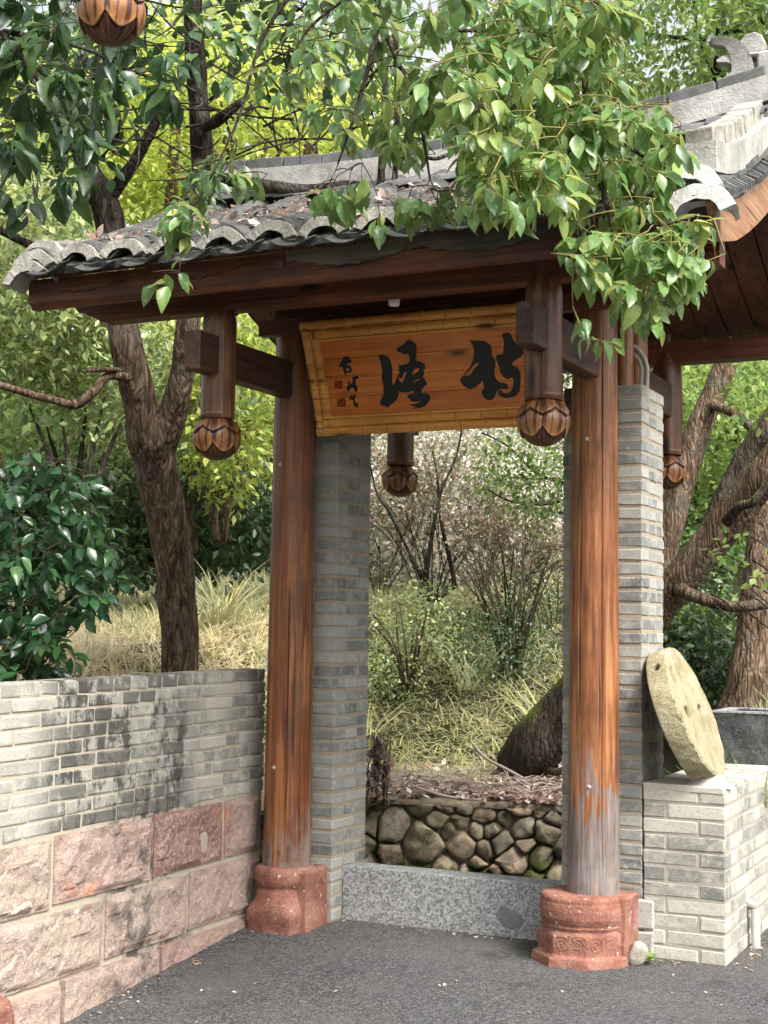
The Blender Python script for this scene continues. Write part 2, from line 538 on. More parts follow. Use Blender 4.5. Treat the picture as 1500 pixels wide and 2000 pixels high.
def build_bud():
    N = NT('lotus_wood')
    t = N.attr('tone')
    p = N.pos()
    n = N.noise(p, 40, 4, .6)
    tt = N.math('ADD', t, N.math('MULTIPLY', N.math('SUBTRACT', n, .5), .35))
    c = N.ramp(tt, [(0, (.014, .006, .003)), (.25, (.07, .026, .012)), (.5, (.17, .066, .027)), (.72, (.33, .145, .055)), (.95, (.62, .37, .17))])
    N.bump(n, .2, .003)
    return N.out(c, .38, .5)


M['lotus'] = build_bud()


# ------------------------------------------------------------------ mesh helpers
def link(name, me, mat=None, parent=None):
    if mat is not None and not me.materials:
        me.materials.append(mat)
    o = bpy.data.objects.new(name, me)
    COL.objects.link(o)
    if parent:
        o.parent = parent
    return o


def tag(o, label=None, cat=None, group=None, kind=None):
    if label:
        o['label'] = label
    if cat:
        o['category'] = cat
    if group:
        o['group'] = group
    if kind:
        o['kind'] = kind
    return o


def thing(name, label, cat, group=None, loc=(0, 0, 0)):
    o = bpy.data.objects.new(name, None)
    o.empty_display_size = .1
    COL.objects.link(o)
    o.location = loc
    tag(o, label, cat, group)
    return o


def pmesh(name, V, F, smooth=False):
    me = bpy.data.meshes.new(name)
    me.from_pydata([tuple(v) for v in V], [], F)
    if smooth:
        me.polygons.foreach_set('use_smooth', [True] * len(me.polygons))
    me.update()
    return me


def npmesh(name, V, F, smooth=False, v=None):
    """V (n,3) array, F (m,k) array of k-gons, all the same k"""
    V = np.asarray(V, np.float32)
    F = np.asarray(F, np.int32)
    me = bpy.data.meshes.new(name)
    me.vertices.add(len(V))
    me.vertices.foreach_set('co', V.ravel())
    me.loops.add(F.size)
    me.loops.foreach_set('vertex_index', F.ravel())
    me.polygons.add(len(F))
    me.polygons.foreach_set('loop_start', np.arange(0, F.size, F.shape[1], dtype=np.int32))
    if smooth:
        me.polygons.foreach_set('use_smooth', np.ones(len(F), bool))
    me.update(calc_edges=True)
    if v is not None:
        at_ = me.attributes.new('v', 'FLOAT', 'POINT')
        at_.data.foreach_set('value', np.asarray(v, np.float32))
    return me


def bevel_box(sx, sy, sz, b=.004, jit=0.0, seed=0, segs=1):
    """centred box, bevelled, corners nudged"""
    r = random.Random(seed)
    bm = bmesh.new()
    bmesh.ops.create_cube(bm, size=1)
    for v in bm.verts:
        v.co = Vector((v.co.x * sx, v.co.y * sy, v.co.z * sz))
        if jit:
            v.co += Vector((r.uniform(-jit, jit), r.uniform(-jit, jit), r.uniform(-jit, jit)))
    if b:
        bmesh.ops.bevel(bm, geom=bm.edges[:], offset=b, segments=segs, affect='EDGES', profile=.6)
    if jit:
        for v in bm.verts:
            v.co += Vector((r.uniform(-jit, jit), r.uniform(-jit, jit), r.uniform(-jit, jit))) * .35
    me = bpy.data.meshes.new('block')
    bm.to_mesh(me)
    bm.free()
    return me


def box_obj(name, c0, c1, mat, parent=None, b=.004, jit=0, seed=0, rot=None):
    c0, c1 = Vector(c0), Vector(c1)
    s = c1 - c0
    me = bevel_box(abs(s.x), abs(s.y), abs(s.z), b, jit, seed)
    o = link(name, me, mat, parent)
    o.location = (c0 + c1) / 2
    if rot:
        o.rotation_euler = rot
    return o


def catmull(P, n):
    """resample list of (Vector, radius) into n points"""
    pts = [Vector(p[0]) for p in P]
    rs = [p[1] for p in P]
    k = len(pts)
    out = []
    for i in range(n):
        t = i / (n - 1) * (k - 1)
        a = min(int(t), k - 2)
        u = t - a
        p0, p1, p2, p3 = pts[max(a - 1, 0)], pts[a], pts[a + 1], pts[min(a + 2, k - 1)]
        q = .5 * ((2 * p1) + (-p0 + p2) * u + (2 * p0 - 5 * p1 + 4 * p2 - p3) * u * u + (-p0 + 3 * p1 - 3 * p2 + p3) * u ** 3)
        uu = u * u * (3 - 2 * u)
        out.append((q, rs[a] * (1 - uu) + rs[a + 1] * uu))
    return out


def tube_geo(P, n=20, seg=8, rough=0.0, nscale=10, caps=True):
    C = catmull(P, n)
    V, F = [], []
    up = Vector((0.13, 0.31, .94))
    T0 = (C[1][0] - C[0][0]).normalized()
    X = T0.cross(up)
    if X.length < .05:
        X = T0.cross(Vector((1, 0, 0)))
    X.normalize()
    for i, (p, r) in enumerate(C):
        a = C[max(i - 1, 0)][0]
        b = C[min(i + 1, n - 1)][0]
        T = (b - a)
        T = T.normalized() if T.length > 1e-9 else T0
        X = (X - T * X.dot(T))
        X.normalize()
        Y = T.cross(X)
        for j in range(seg):
            an = 2 * math.pi * j / seg
            d = X * math.cos(an) + Y * math.sin(an)
            rr = r
            if rough:
                q = p + d * r
                nz = mnoise.noise(q * nscale * .35) + .5 * mnoise.noise(Vector((q.x * nscale, q.y * nscale, q.z * nscale * .3)))
                rr = r * (1 + rough * nz)
            V.append(p + d * rr)
    for i in range(n - 1):
        for j in range(seg):
            k = (j + 1) % seg
            F.append((i * seg + j, i * seg + k, (i + 1) * seg + k, (i + 1) * seg + j))
    if caps:
        F.append(tuple(range(seg))[::-1])
        F.append(tuple((n - 1) * seg + j for j in range(seg)))
    return V, F


def tube(name, P, mat, parent=None, n=20, seg=8, rough=0.0, nscale=10, smooth=True):
    V, F = tube_geo(P, n, seg, rough, nscale)
    return link(name, pmesh(name, V, F, smooth), mat, parent)


class MB:
    """collects many little pieces into one mesh"""
    def __init__(s):
        s.V, s.F = [], []

    def add(s, V, F):
        k = len(s.V)
        s.V += [tuple(v) for v in V]
        s.F += [tuple(i + k for i in f) for f in F]

    def tube(s, P, n=8, seg=5, rough=0.0, nscale=10):
        s.add(*tube_geo(P, n, seg, rough, nscale))

    def box(s, c0, c1):
        x0, y0, z0 = c0
        x1, y1, z1 = c1
        s.add([(x0, y0, z0), (x1, y0, z0), (x1, y1, z0), (x0, y1, z0), (x0, y0, z1), (x1, y0, z1), (x1, y1, z1), (x0, y1, z1)],
              [(3, 2, 1, 0), (4, 5, 6, 7), (0, 1, 5, 4), (1, 2, 6, 5), (2, 3, 7, 6), (3, 0, 4, 7)])

    def build(s, name, mat, parent=None, smooth=False):
        return link(name, pmesh(name, s.V, s.F, smooth), mat, parent)


def lathe_geo(prof, seg=32, a0=0, a1=2 * math.pi):
    V, F = [], []
    full = abs(a1 - a0 - 2 * math.pi) < 1e-6
    m = seg if full else seg + 1
    for r, z in prof:
        for j in range(m):
            a = a0 + (a1 - a0) * j / seg
            V.append((r * math.cos(a), r * math.sin(a), z))
    for i in range(len(prof) - 1):
        for j in range(seg):
            k = (j + 1) % m
            F.append((i * m + j, i * m + k, (i + 1) * m + k, (i + 1) * m + j))
    return V, F


# leaf: length along +Y, blade in XY, face up +Z
def leaf_geo(w=.5, fold=.12, curl=.18, lobes=3):
    ys = [0, .18, .42, .68, .88, 1.0]
    ws = [0, .30, .5, .40, .17, 0]
    V, F = [], []
    for i, (y, x) in enumerate(zip(ys, ws)):
        z = -curl * y * y
        if x == 0:
            V.append((0, y, z))
        else:
            V += [(-x * w, y, z + fold * x), (0, y, z), (x * w, y, z + fold * x)]
    # idx: 0 base; 1..3,4..6,7..9,10..12 ; 13 tip
    F += [(0, 2, 1), (0, 3, 2)]
    for k in range(3):
        a = 1 + 3 * k
        F += [(a, a + 1, a + 4, a + 3), (a + 1, a + 2, a + 5, a + 4)]
    F += [(10, 11, 13), (11, 12, 13)]
    return V, F


LV, LF = leaf_geo()
LT = []
for f in LF:
    LT += [f] if len(f) == 3 else [(f[0], f[1], f[2]), (f[0], f[2], f[3])]
LVn, LTn = np.array(LV, np.float32), np.array(LT, np.int32)
# low detail leaf: 4 verts, folded, two triangles
SVn = np.array([(0, 0, 0), (-.24, .45, .05), (0, 1, -.10), (.24, .45, .05)], np.float32)
STn = np.array([(0, 2, 1), (0, 3, 2)], np.int32)
# blade of grass
BVn = np.array([(-.5, 0, 0), (.5, 0, 0), (-.42, .4, .06), (.42, .4, .06), (-.25, .75, .22), (.25, .75, .22), (0, 1, .42)], np.float32)
BTn = np.array([(0, 1, 3), (0, 3, 2), (2, 3, 5), (2, 5, 4), (4, 5, 6)], np.int32)


def frames(dirs, ups):
    """rotation matrices whose Y column is dirs and Z column near ups"""
    Y = dirs / (np.linalg.norm(dirs, axis=1, keepdims=True) + 1e-9)
    X = np.cross(Y, ups)
    X /= (np.linalg.norm(X, axis=1, keepdims=True) + 1e-9)
    Z = np.cross(X, Y)
    return np.stack([X, Y, Z], axis=2)


def leaf_mass(P, dirs, ups, size, base=(SVn, STn), wid=1.0, v=None):
    """merge len(P) leaves -> verts, tris, v attr"""
    BV, BT = base
    n = len(P)
    Mx = frames(dirs, ups)
    s = np.broadcast_to(np.asarray(size, np.float32), (n,))
    L = np.broadcast_to(BV, (n, *BV.shape)).copy()
    L[:, :, 0] *= wid if np.isscalar(wid) else np.asarray(wid)[:, None]
    L *= s[:, None, None]
    W = np.einsum('nij,nkj->nki', Mx, L) + P[:, None, :]
    k = len(BV)
    F = (BT[None] + (np.arange(n) * k)[:, None, None]).reshape(-1, 3)
    vv = np.repeat(v if v is not None else rg.random(n), k)
    return W.reshape(-1, 3), F, vv


def mass_obj(name, parts, mat, parent=None, smooth=False):
    Vs, Fs, vs, k = [], [], [], 0
    for V, F, v in parts:
        Vs.append(V)
        Fs.append(F + k)
        vs.append(v)
        k += len(V)
    me = npmesh(name, np.concatenate(Vs), np.concatenate(Fs), smooth, np.concatenate(vs))
    return link(name, me, mat, parent)


def clamp01(x):
    return max(0.0, min(1.0, x))


def ss(a, b, x):
    t = np.clip((x - a) / (b - a), 0, 1)
    return t * t * (3 - 2 * t)
# ================================================================== GROUND
def g_asph(x, y):
    d = np.maximum(0, -np.asarray(y, float) - .05)
    s = 1 - ss(-.9, .9, x)
    return -.085 * np.minimum(d, 3.5) * s - .012 * np.minimum(d, 6) - .0


def h_hill(x, y):
    x = np.asarray(x, float)
    y = np.asarray(y, float)
    left = 1.13 + .10 * np.clip(y + .2, 0, 9)
    mid = .41 + .06 * np.clip(y - 2.1, 0, 1.1) + .44 * np.clip(y - 3.2, 0, 7)
    right = .62 + .17 * np.clip(y - .9, 0, 1.6) + .30 * np.clip(y - 2.5, 0, 7)
    wl = 1 - ss(-3.2, -1.75, x)
    wr = ss(.7, 1.05, x)
    h = left * wl + (1 - wl) * (mid * (1 - wr) + right * wr)
    far = np.clip(y - 8.5, 0, 40)
    h = h + .30 * far
    h = h + .10 * np.sin(x * .9 + 1) * np.cos(y * .7) * ss(2.5, 6, y)
    return h


def grid_sheet(name, xs, ys, zf, keep, mat, label=None, jit=0):
    nx, ny = len(xs), len(ys)
    Xg, Yg = np.meshgrid(xs, ys)
    Zg = zf(Xg, Yg)
    V = np.stack([Xg.ravel(), Yg.ravel(), Zg.ravel()], 1)
    F = []
    for j in range(ny - 1):
        for i in range(nx - 1):
            cx, cy = (xs[i] + xs[i + 1]) / 2, (ys[j] + ys[j + 1]) / 2
            if keep(cx, cy):
                a = j * nx + i
                F.append((a, a + 1, a + nx + 1, a + nx))
    me = npmesh(name, V, np.array(F), True)
    o = link(name, me, mat)
    tag(o, kind='structure')
    return o


xa = np.unique(np.concatenate([np.linspace(-60, -3, 12), np.linspace(-3, -1.12, 8), np.linspace(-1.12, 3, 30), np.linspace(3, 60, 14)]))
ya = np.unique(np.concatenate([np.linspace(-60, -5, 12), np.linspace(-5, .14, 40), np.linspace(.14, 6, 8)]))
grid_sheet('pavement', xa, ya, g_asph, lambda x, y: (y < .14 and (x > -1.12 or y < -3.2)) or (x > 1.30 and y < 6), M['asphalt'])
box_obj('path', (-2.2, .14, -.5), (1.30, 2.35, -.36), M['soil'], b=0)['kind'] = 'structure'
xh = np.unique(np.concatenate([np.linspace(-60, -12, 20), np.linspace(-12, -1.24, 44), np.linspace(-1.24, 1.0, 14), np.linspace(1.0, 10, 30), np.linspace(10, 50, 14)]))
yh = np.unique(np.concatenate([np.linspace(-14, -3, 12), np.linspace(-3, .42, 14), np.linspace(.42, 12, 48), np.linspace(12, 70, 34)]))


def hill_keep(x, y):
    if y < .42:
        return x < -1.24
    if x > 1.35 and y < 2.6:
        return False
    if x < -1.5 - .0 * y:
        return True
    if x < 1.0:
        return y > 2.05 or (x < -1.1 and y > 1.2)
    return y > .6


grid_sheet('hillside', xh, yh, h_hill, hill_keep, M['soil'])

# ================================================================== BRICKWORK
BR = {}


def brick_mesh(L, Wd, H, kind, var):
    k = (round(L, 3), round(Wd, 3), round(H, 3), kind, var)
    if k not in BR:
        old = kind == 'wall_brick'
        me = bevel_box(L, Wd, H, .0075 if old else .0045, .0026 if old else .0022, int(L * 7919 + H * 911) % 999 + var * 37, 2 if old else 1)
        me.name = 'brick'
        BR[k] = me
    return BR[k]


def lay(parent, c, L, Wd, H, mat, name='brick', jit=.0016, rz=0.0, extra=0):
    me = brick_mesh(L, Wd, H, mat.name, rnd.randrange(4))
    o = link(name, me, mat, parent)
    o.location = (c[0] + rnd.uniform(-jit, jit), c[1] + rnd.uniform(-jit, jit), c[2] + rnd.uniform(-jit, jit) * .7)
    o.rotation_euler = (rnd.uniform(-.006, .006), rnd.uniform(-.006, .006), rz + rnd.uniform(-.008, .008))
    return o


def brick_pier(x0, label):
    """square pier .387 wide standing at x0..x0+.387, y 0..387"""
    w, H, pitch, t, d = .387, .0505, .0645, .012, .118
    pr = thing('brick_pier', label, 'brick pier', 'grey brick gate piers', (x0 + w / 2, w / 2, 0))
    cx, cy = x0 + w / 2, w / 2

    def L_(px, py, pz, L, Wd, rz=0):
        lay(pr, (px - cx, py - cy, pz), L, Wd, H, M['pier_brick'], rz=rz)
    n = 41
    for k in range(-1, n):
        z = k * pitch + pitch / 2
        a = .247 if (k // 2) % 2 == 0 else .128
        b = w - a - t
        if k % 2 == 0:
            for yy in (d / 2, w - d / 2):
                q = a if yy < .2 else b
                L_(x0 + q / 2, yy, z, q, d)
                L_(x0 + w - (w - q - t) / 2, yy, z, w - q - t, d)
            L_(x0 + w - d / 2, w / 2, z, w - 2 * d - 2 * t, d, math.pi / 2)
            L_(x0 + d / 2, w / 2, z, w - 2 * d - 2 * t, d, math.pi / 2)
        else:
            for xx in (x0 + d / 2, x0 + w - d / 2):
                q = b if xx > cx else a
                L_(xx, q / 2, z, q, d, math.pi / 2)
                L_(xx, w - (w - q - t) / 2, z, w - q - t, d, math.pi / 2)
            L_(cx, d / 2, z, w - 2 * d - 2 * t, d)
            L_(cx, w - d / 2, z, w - 2 * d - 2 * t, d)
    e = .0035
    c = box_obj('mortar', (-w / 2 + e, -w / 2 + e, -.1), (w / 2 - e, w / 2 - e, n * pitch - .003), M['mortar'], pr, b=0)
    return pr


brick_pier(.606, 'square grey brick pier standing right of the gate opening, a millstone leaning on its side')
brick_pier(-.993, 'square grey brick pier left of the gate opening, its top hidden behind the signboard')

# ---- left wall: bricks over pink stone blocks
W = thing('brick_wall', 'low garden wall left of the gate, weathered grey bricks over rough pink stone blocks', 'wall', None, (-1.0, -1.3, 0))
WX = -1.0


def ztop(y):
    return 1.266 + .012 * y


def wl(c, L, Wd, H, mat, **k):
    return lay(W, (c[0] + 1.0, c[1] + 1.3, c[2]), L, Wd, H, mat, **k)


rw = random.Random(5)
NC = 10
for k in range(NC):
    y = -.02
    course_h = .0628
    first = True
    while y > -4.5:
        if k == NC - 1:
            L = rw.choice([.108, .112, .118, .105])
        elif k == 0:
            L = rw.choice([.115, .12, .12, .24])
        else:
            L = rw.choice([.238, .235, .24, .116, .118, .17])
        if first and k % 2:
            L *= .6
        first = False
        yc = y - L / 2
        z = ztop(yc) - (NC - k - .5) * course_h + (0 if k < NC - 1 else 0)
        wl((WX - .058, yc, z), L, .116, .0535 if k < NC - 1 else .056, M['wall_brick'], jit=.002, rz=math.pi / 2)
        y -= L + .010
MBw = MB()
MBw.box((-.235, -3.25, -.6), (-.005, 1.27, 1.2))
V = [(a, b, c + (.055 + .012 * (b - 1.3) if c > 1 else 0)) for a, b, c in MBw.V]
MBw.V = V
MBw.build('mortar', M['wall_mortar'], W)


def rough_block(y0, y1, z0, z1, depth, seed, zsh0=0.0, amp=.034):
    ny, nz = max(8, int((y1 - y0) / .011)), max(6, int((z1 - z0) / .011))
    V, F = [], []
    r = random.Random(seed)
    off = Vector((seed * 3.1, seed * 1.7, 0))
    for j in range(nz + 1):
        for i in range(ny + 1):
            u, v = i / ny, j / nz
            y = y0 + (y1 - y0) * u
            z = z0 + (z1 - z0) * v + zsh0 * (u - .5)
            m = min(u * (y1 - y0), (1 - u) * (y1 - y0), v * (z1 - z0), (1 - v) * (z1 - z0))
            e = clamp01(m / .035)
            e = e * e * (3 - 2 * e)
            q = Vector((y, z, 0)) * 5 + off
            n = mnoise.noise(q) * .9 + .45 * mnoise.noise(q * 2.3) + .16 * mnoise.noise(q * 6) + .25 * (.5 - v)
            n += .38 * (1.5 - v) * mnoise.cell(q * 1.5 + Vector((mnoise.noise(q * 2), mnoise.noise(q * 2 + off), 0)) * .8) - .15
            edge_wob = .004 * mnoise.noise(Vector((y * 20, z * 20, seed)))
            x = .004 + e * (amp * (.45 + .8 * n)) + edge_wob
            V.append((x, y + (edge_wob if 0 < u < 1 else .5 * edge_wob), z))
    for j in range(nz):
        for i in range(ny):
            a = j * (ny + 1) + i
            F.append((a, a + 1, a + ny + 2, a + ny + 1))
    # skirt back into the wall
    k = len(V)
    border = [i for i in range(ny + 1)] + [j * (ny + 1) + ny for j in range(1, nz + 1)] + \
             [nz * (ny + 1) + i for i in range(ny - 1, -1, -1)] + [j * (ny + 1) for j in range(nz - 1, 0, -1)]
    for b in border:
        V.append((-depth, V[b][1], V[b][2]))
    for i in range(len(border)):
        j = (i + 1) % len(border)
        F.append((border[j], border[i], k + i, k + j))
    return pmesh('stone_block', V, F, False)


blocks = [(-.395, -.045, .34, .625), (-1.005, -.415, .335, .622), (-1.72, -1.022, .325, .612), (-2.7, -1.738, .31, .60),
          (-.70, -.04, .045, .32), (-1.355, -.72, .035, .312), (-2.25, -1.375, .02, .30), (-2.8, -2.27, .02, .29),
          (-.95, -.04, -.24, .022), (-1.655, -.968, -.26, .018), (-2.6, -1.675, -.32, .004),
          (-3.5, -2.72, .30, .59), (-4.5, -3.52, .29, .58), (-3.6, -2.82, .0, .28), (-4.5, -3.62, -.02, .27), (-3.6, -2.62, -.42, -.01), (-4.5, -3.62, -.5, -.03)]
for i, (a, b, c, d) in enumerate(blocks):
    me = rough_block(a + .004, b - .004, c + .005, d - .005, .08, i + 3, amp=.012 if i in (8, 9, 10, 15, 16) else .026)
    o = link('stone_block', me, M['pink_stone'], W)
    o.location = (.022, 1.3, 0) if i in (8, 9, 10, 15, 16) else (.0, 1.3, 0)
tag(W.children[-1], None)

# ---- low wall right of the pier
LW = thing('low_brick_wall', 'low wall of pale bricks right of the gate, carrying the round millstone', 'wall', None, (1.18, 1.0, 0))
X0, X1, Y1, TOP = .995, 1.375, 3.1, .776
pitch = .0708


def ll(c, L, Wd, H, rz=0):
    return lay(LW, (c[0] - 1.18, c[1] - 1.0, c[2]), L, Wd, H, M['low_brick'], rz=rz, jit=.0012)


for k in range(11):
    z = TOP - (k + .5) * pitch
    H = .0595
    # front face, bricks long in x
    if k % 2:
        ll((X0 + .105 - .05, .062, z), .10, .118, H)
        ll((X0 + .105 + .012 + .128, .062, z), .26, .118, H)
    else:
        ll((X0 + .128, .062, z), .25, .118, H)
        ll((X0 + .262 + .058, .062, z), .115, .118, H)
    y = .132
    a = (.175 if k % 2 else .12)
    first = True
    while y < Y1 - .1:
        L = a if first else rw.choice([.24, .24, .12, .24, .17])
        first = False
        if y + L > Y1:
            L = Y1 - y
        ll((X1 - .062, y + L / 2, z), L, .118, H, math.pi / 2)
        y += L + .013
# top slabs
y = .0
for i, L in enumerate([.24, .245, .25, .24, .245, .25, .24, .25, .24, .25]):
    lay(LW, (0 + .002, y + L / 2 - 1.0, TOP - .004), .372 - .004 * (i % 2), L, .03, M['low_brick'], name='paver', jit=.001)
    y += L + .01
box_obj('mortar', (X0 - 1.18 + .006, .006 - 1.0, -.12), (X1 - 1.18 - .006, Y1 - 1.0, TOP - .012), M['pale_mortar'], LW, b=0)
# two large corner blocks at the foot, beside the pedestal
for (z0, z1) in ((.13, .262), (-.02, .12)):
    me = bevel_box(.125, .05, z1 - z0, .008, .003, int(z1 * 100))
    o = link('corner_block', me, M['pier_brick'], LW)
    o.location = (X0 - .01 - 1.18, .012 - 1.0, (z0 + z1) / 2)

# ---- granite threshold
TH = thing('threshold', 'speckled grey granite slab set on edge across the gate opening', 'threshold', None, (0, .2, 0))
me = bevel_box(1.214, .155, .49, .004, 0)
o = link('slab', me, M['granite'], TH)
o.location = (0, 0, .022)
me = pmesh('patch', *(lambda P: ([(a, -.0795, b) for a, b in P] + [(a, -.07, b) for a, b in P],
                                 [tuple(range(len(P)))] + [(i, (i + 1) % len(P), len(P) + (i + 1) % len(P), len(P) + i) for i in range(len(P))]))(
    [(.26, .055), (.30, .04), (.36, .05), (.385, .085), (.36, .12), (.315, .115), (.30, .14), (.265, .15), (.245, .11)]))
link('cement_patch', me, M['mortar_grey'], TH)

# ================================================================== PEDESTALS
def drum_mesh(kind):
    """half round drum on a flared/octagonal foot, square wing at the back"""
    seg, V, F = (360 if kind == 'carved' else 90), [], []
    if kind == 'carved':
        prof0 = [(.0, .30), (.115, .301), (.172, .298), (.186, .290), (.190, .278), (.189, .268), (.194, .262), (.199, .235), (.198, .20), (.190, .178),
                (.184, .172), (.187, .166), (.187, .156), (.181, .150), (.186, .140), (.197, .134), (.200, .122), (.199, .09), (.199, .06), (.200, .045), (.207, .040), (.222, .034), (.226, .01), (.228, -.03), (.228, -.09)]
        prof = []
        for (ra, za), (rb_, zb_) in zip(prof0, prof0[1:]):
            m_ = max(1, int(abs(zb_ - za) / .004))
            prof += [(ra + (rb_ - ra) * q_ / m_, za + (zb_ - za) * q_ / m_) for q_ in range(m_)]
        prof.append(prof0[-1])
    else:
        prof = [(.0, .305), (.112, .306), (.150, .302), (.164, .292), (.170, .270), (.170, .24), (.163, .215), (.150, .205), (.149, .198),
                (.155, .190), (.158, .17), (.166, .14), (.182, .11), (.196, .09), (.199, .07), (.196, .04), (.190, .015), (.192, -.03), (.192, -.12)]
    for r, z in prof:
        for j in range(seg):
            a = 2 * math.pi * j / seg
            c, s = math.cos(a), math.sin(a)
            sq = 1.0
            lo = clamp01((.15 - z) / .02) if kind == 'carved' else clamp01((.13 - z) / .05)
            if kind == 'carved':
                m = (a - math.pi / 8) % (math.pi / 4)
                oc = math.cos(math.pi / 8) / math.cos(m - math.pi / 8) * 1.04
                sq = 1 + (oc - 1) * lo
            else:
                m = (a - math.pi / 4 + .12) % (math.pi / 2)
                oc = .80 / math.cos(m - math.pi / 4)
                sq = 1 + (min(oc, 1.1) - 1) * lo * .85
            rr = r * sq
            x, y = rr * c, rr * s
            n = mnoise.noise(Vector((x * 14, y * 14, z * 14)))
            k = 1 + (.012 + .02 * lo * (kind != 'carved')) * n
            x, y = x * k, y * k
            if kind == 'carved' and .045 < z < .14:
                pa = ((a - math.pi / 8) % (math.pi / 4)) - math.pi / 8
                u, w, f = pa * .2, z - .09, 0.0
                for s2 in (-1, 1):
                    cx_, cz_ = s2 * .036, .004
                    r_ = math.hypot(u - cx_, w - cz_)
                    if r_ < .036:
                        f += math.cos(s2 * math.atan2(w - cz_, u - cx_) + r_ * 2 * math.pi / .0145) * clamp01((.036 - r_) / .006)
                ra_ = math.atan2(u, .055 - w)
                if abs(u) < .022 or w < -.018:
                    f += .7 * math.cos(ra_ * 11) * clamp01((.06 - abs(u)) / .01)
                ed_ = clamp01((.0785 - abs(u)) / .006)
                f = f * ed_ - .6 * math.exp(-((abs(u) - .074) / .003) ** 2)
                f += .9 * math.exp(-((w - .038) / .004) ** 2) * (.4 + .6 * math.cos(u * 420))
                wn = .55 + .6 * mnoise.noise(Vector((x * 9, y * 9, z * 9)))
                k2 = 1 + .0042 * f * max(.15, wn) / .2
                x, y = x * k2, y * k2
            if kind == 'carved' and .262 < z < .279:
                k2 = 1 + .006 * math.sin(a * 70)
                x, y = x * k2, y * k2
            V.append((x, y, z))
    for i in range(len(prof) - 1):
        for j in range(seg):
            k = (j + 1) % seg
            F.append((i * seg + k, i * seg + j, (i + 1) * seg + j, (i + 1) * seg + k))
    return V, F


def densify(V, F, seg, rings, cuts):
    return V, F


def pedestal(x, y, kind, label, z=0.0, wing=True, rz=0):
    t = thing('stone_pedestal', label, 'pedestal', 'red sandstone column pedestals', (x, y, z))
    t.rotation_euler = (0, 0, rz)
    V, F = drum_mesh(kind)
    link('drum', pmesh('drum', V, F, True), M['red_sandstone'], t)
    if wing:
        if kind == 'carved':
            me = bevel_box(.11, .22, .40, .012, .004, 4)
            o = link('wing', me, M['red_sandstone'], t)
            o.location = (.165, .062, .096)
            # beads
            mb = MB()
            for j in range(44):
                a = math.pi * (.95 + 1.06 * j / 43)
                c = Vector((.187 * math.cos(a), .187 * math.sin(a), .161))
                bb = .0042
                mb.add([c + Vector(d) * bb for d in ((1, 0, 0), (-1, 0, 0), (0, 1, 0), (0, -1, 0), (0, 0, 1), (0, 0, -1))],
                       [(0, 2, 4), (2, 1, 4), (1, 3, 4), (3, 0, 4), (2, 0, 5), (1, 2, 5), (3, 1, 5), (0, 3, 5)])
            mb.build('bead_ring', M['red_sandstone'], t)['kind'] = 'stuff'
        else:
            me = bevel_box(.10, .25, .36, .014, .005, 8)
            o = link('wing', me, M['red_sandstone'], t)
            o.location = (.143, .035, .115)
    return t


pedestal(.757, -.135, 'carved', 'carved red sandstone pedestal under the right gate column, speckled with white')
pl_ = pedestal(-.80, -.125, 'plain', 'worn plain red sandstone pedestal under the left gate column', z=-.012)
pl_.scale = (.91, .91, 1)
p3 = at(-92, 2085, 5.0)
pedestal(p3.x, p3.y, 'carved', 'corner of a red pedestal at the lower left edge of the picture', z=-.125, wing=False)

# ================================================================== TIMBER GATE
G = thing('timber_gate', 'dark timber gate frame with two round columns and hanging lotus posts', 'gate frame', None, (0, 0, 0))


def column_mesh(r0, r1, z0, z1, seed, cracks):
    seg, rings = 64, 70
    V, F = [], []
    angs = [2 * math.pi * j / seg for j in range(seg)]
    for ca, w, _, _ in cracks:
        angs += [ca - w, ca - w * .3, ca, ca + w * .3, ca + w]
    angs = sorted(a % (2 * math.pi) for a in angs)
    n = len(angs)
    for i in range(rings + 1):
        t = i / rings
        z = z0 + (z1 - z0) * t
        r = r0 + (r1 - r0) * t
        for a in angs:
            rr = r * (1 + .012 * mnoise.noise(Vector((math.cos(a) * 1.3, math.sin(a) * 1.3, z * .9 + seed))) +
                      .004 * mnoise.noise(Vector((math.cos(a) * 9, math.sin(a) * 9, z * 1.5 + seed))))
            for ca, w, c0, c1 in cracks:
                d = abs((a - ca - .04 * mnoise.noise(Vector((0, seed, z * 1.2))) + math.pi) % (2 * math.pi) - math.pi)
                if d < w * .5 and c0 < z < c1:
                    rr -= .012 * clamp01(min(z - c0, c1 - z) / .3)
            V.append((rr * math.cos(a), rr * math.sin(a), z))
    for i in range(rings):
        for j in range(n):
            k = (j + 1) % n
            F.append((i * n + j, i * n + k, (i + 1) * n + k, (i + 1) * n + j))
    F.append(tuple(rings * n + j for j in range(n)))
    return pmesh('column', V, F, True)


def bolt(parent, p, d, r=.011):
    V, F = lathe_geo([(0, r * .7), (r * .6, r * .55), (r, 0), (r * 1.5, -.001), (r * 1.5, -.004)], 10)
    o = link('bolt', pmesh('bolt', V, F, True), M['steel'], parent)
    o.location = p
    o.rotation_euler = Vector(d).to_track_quat('Z', 'Y').to_euler()
    return o


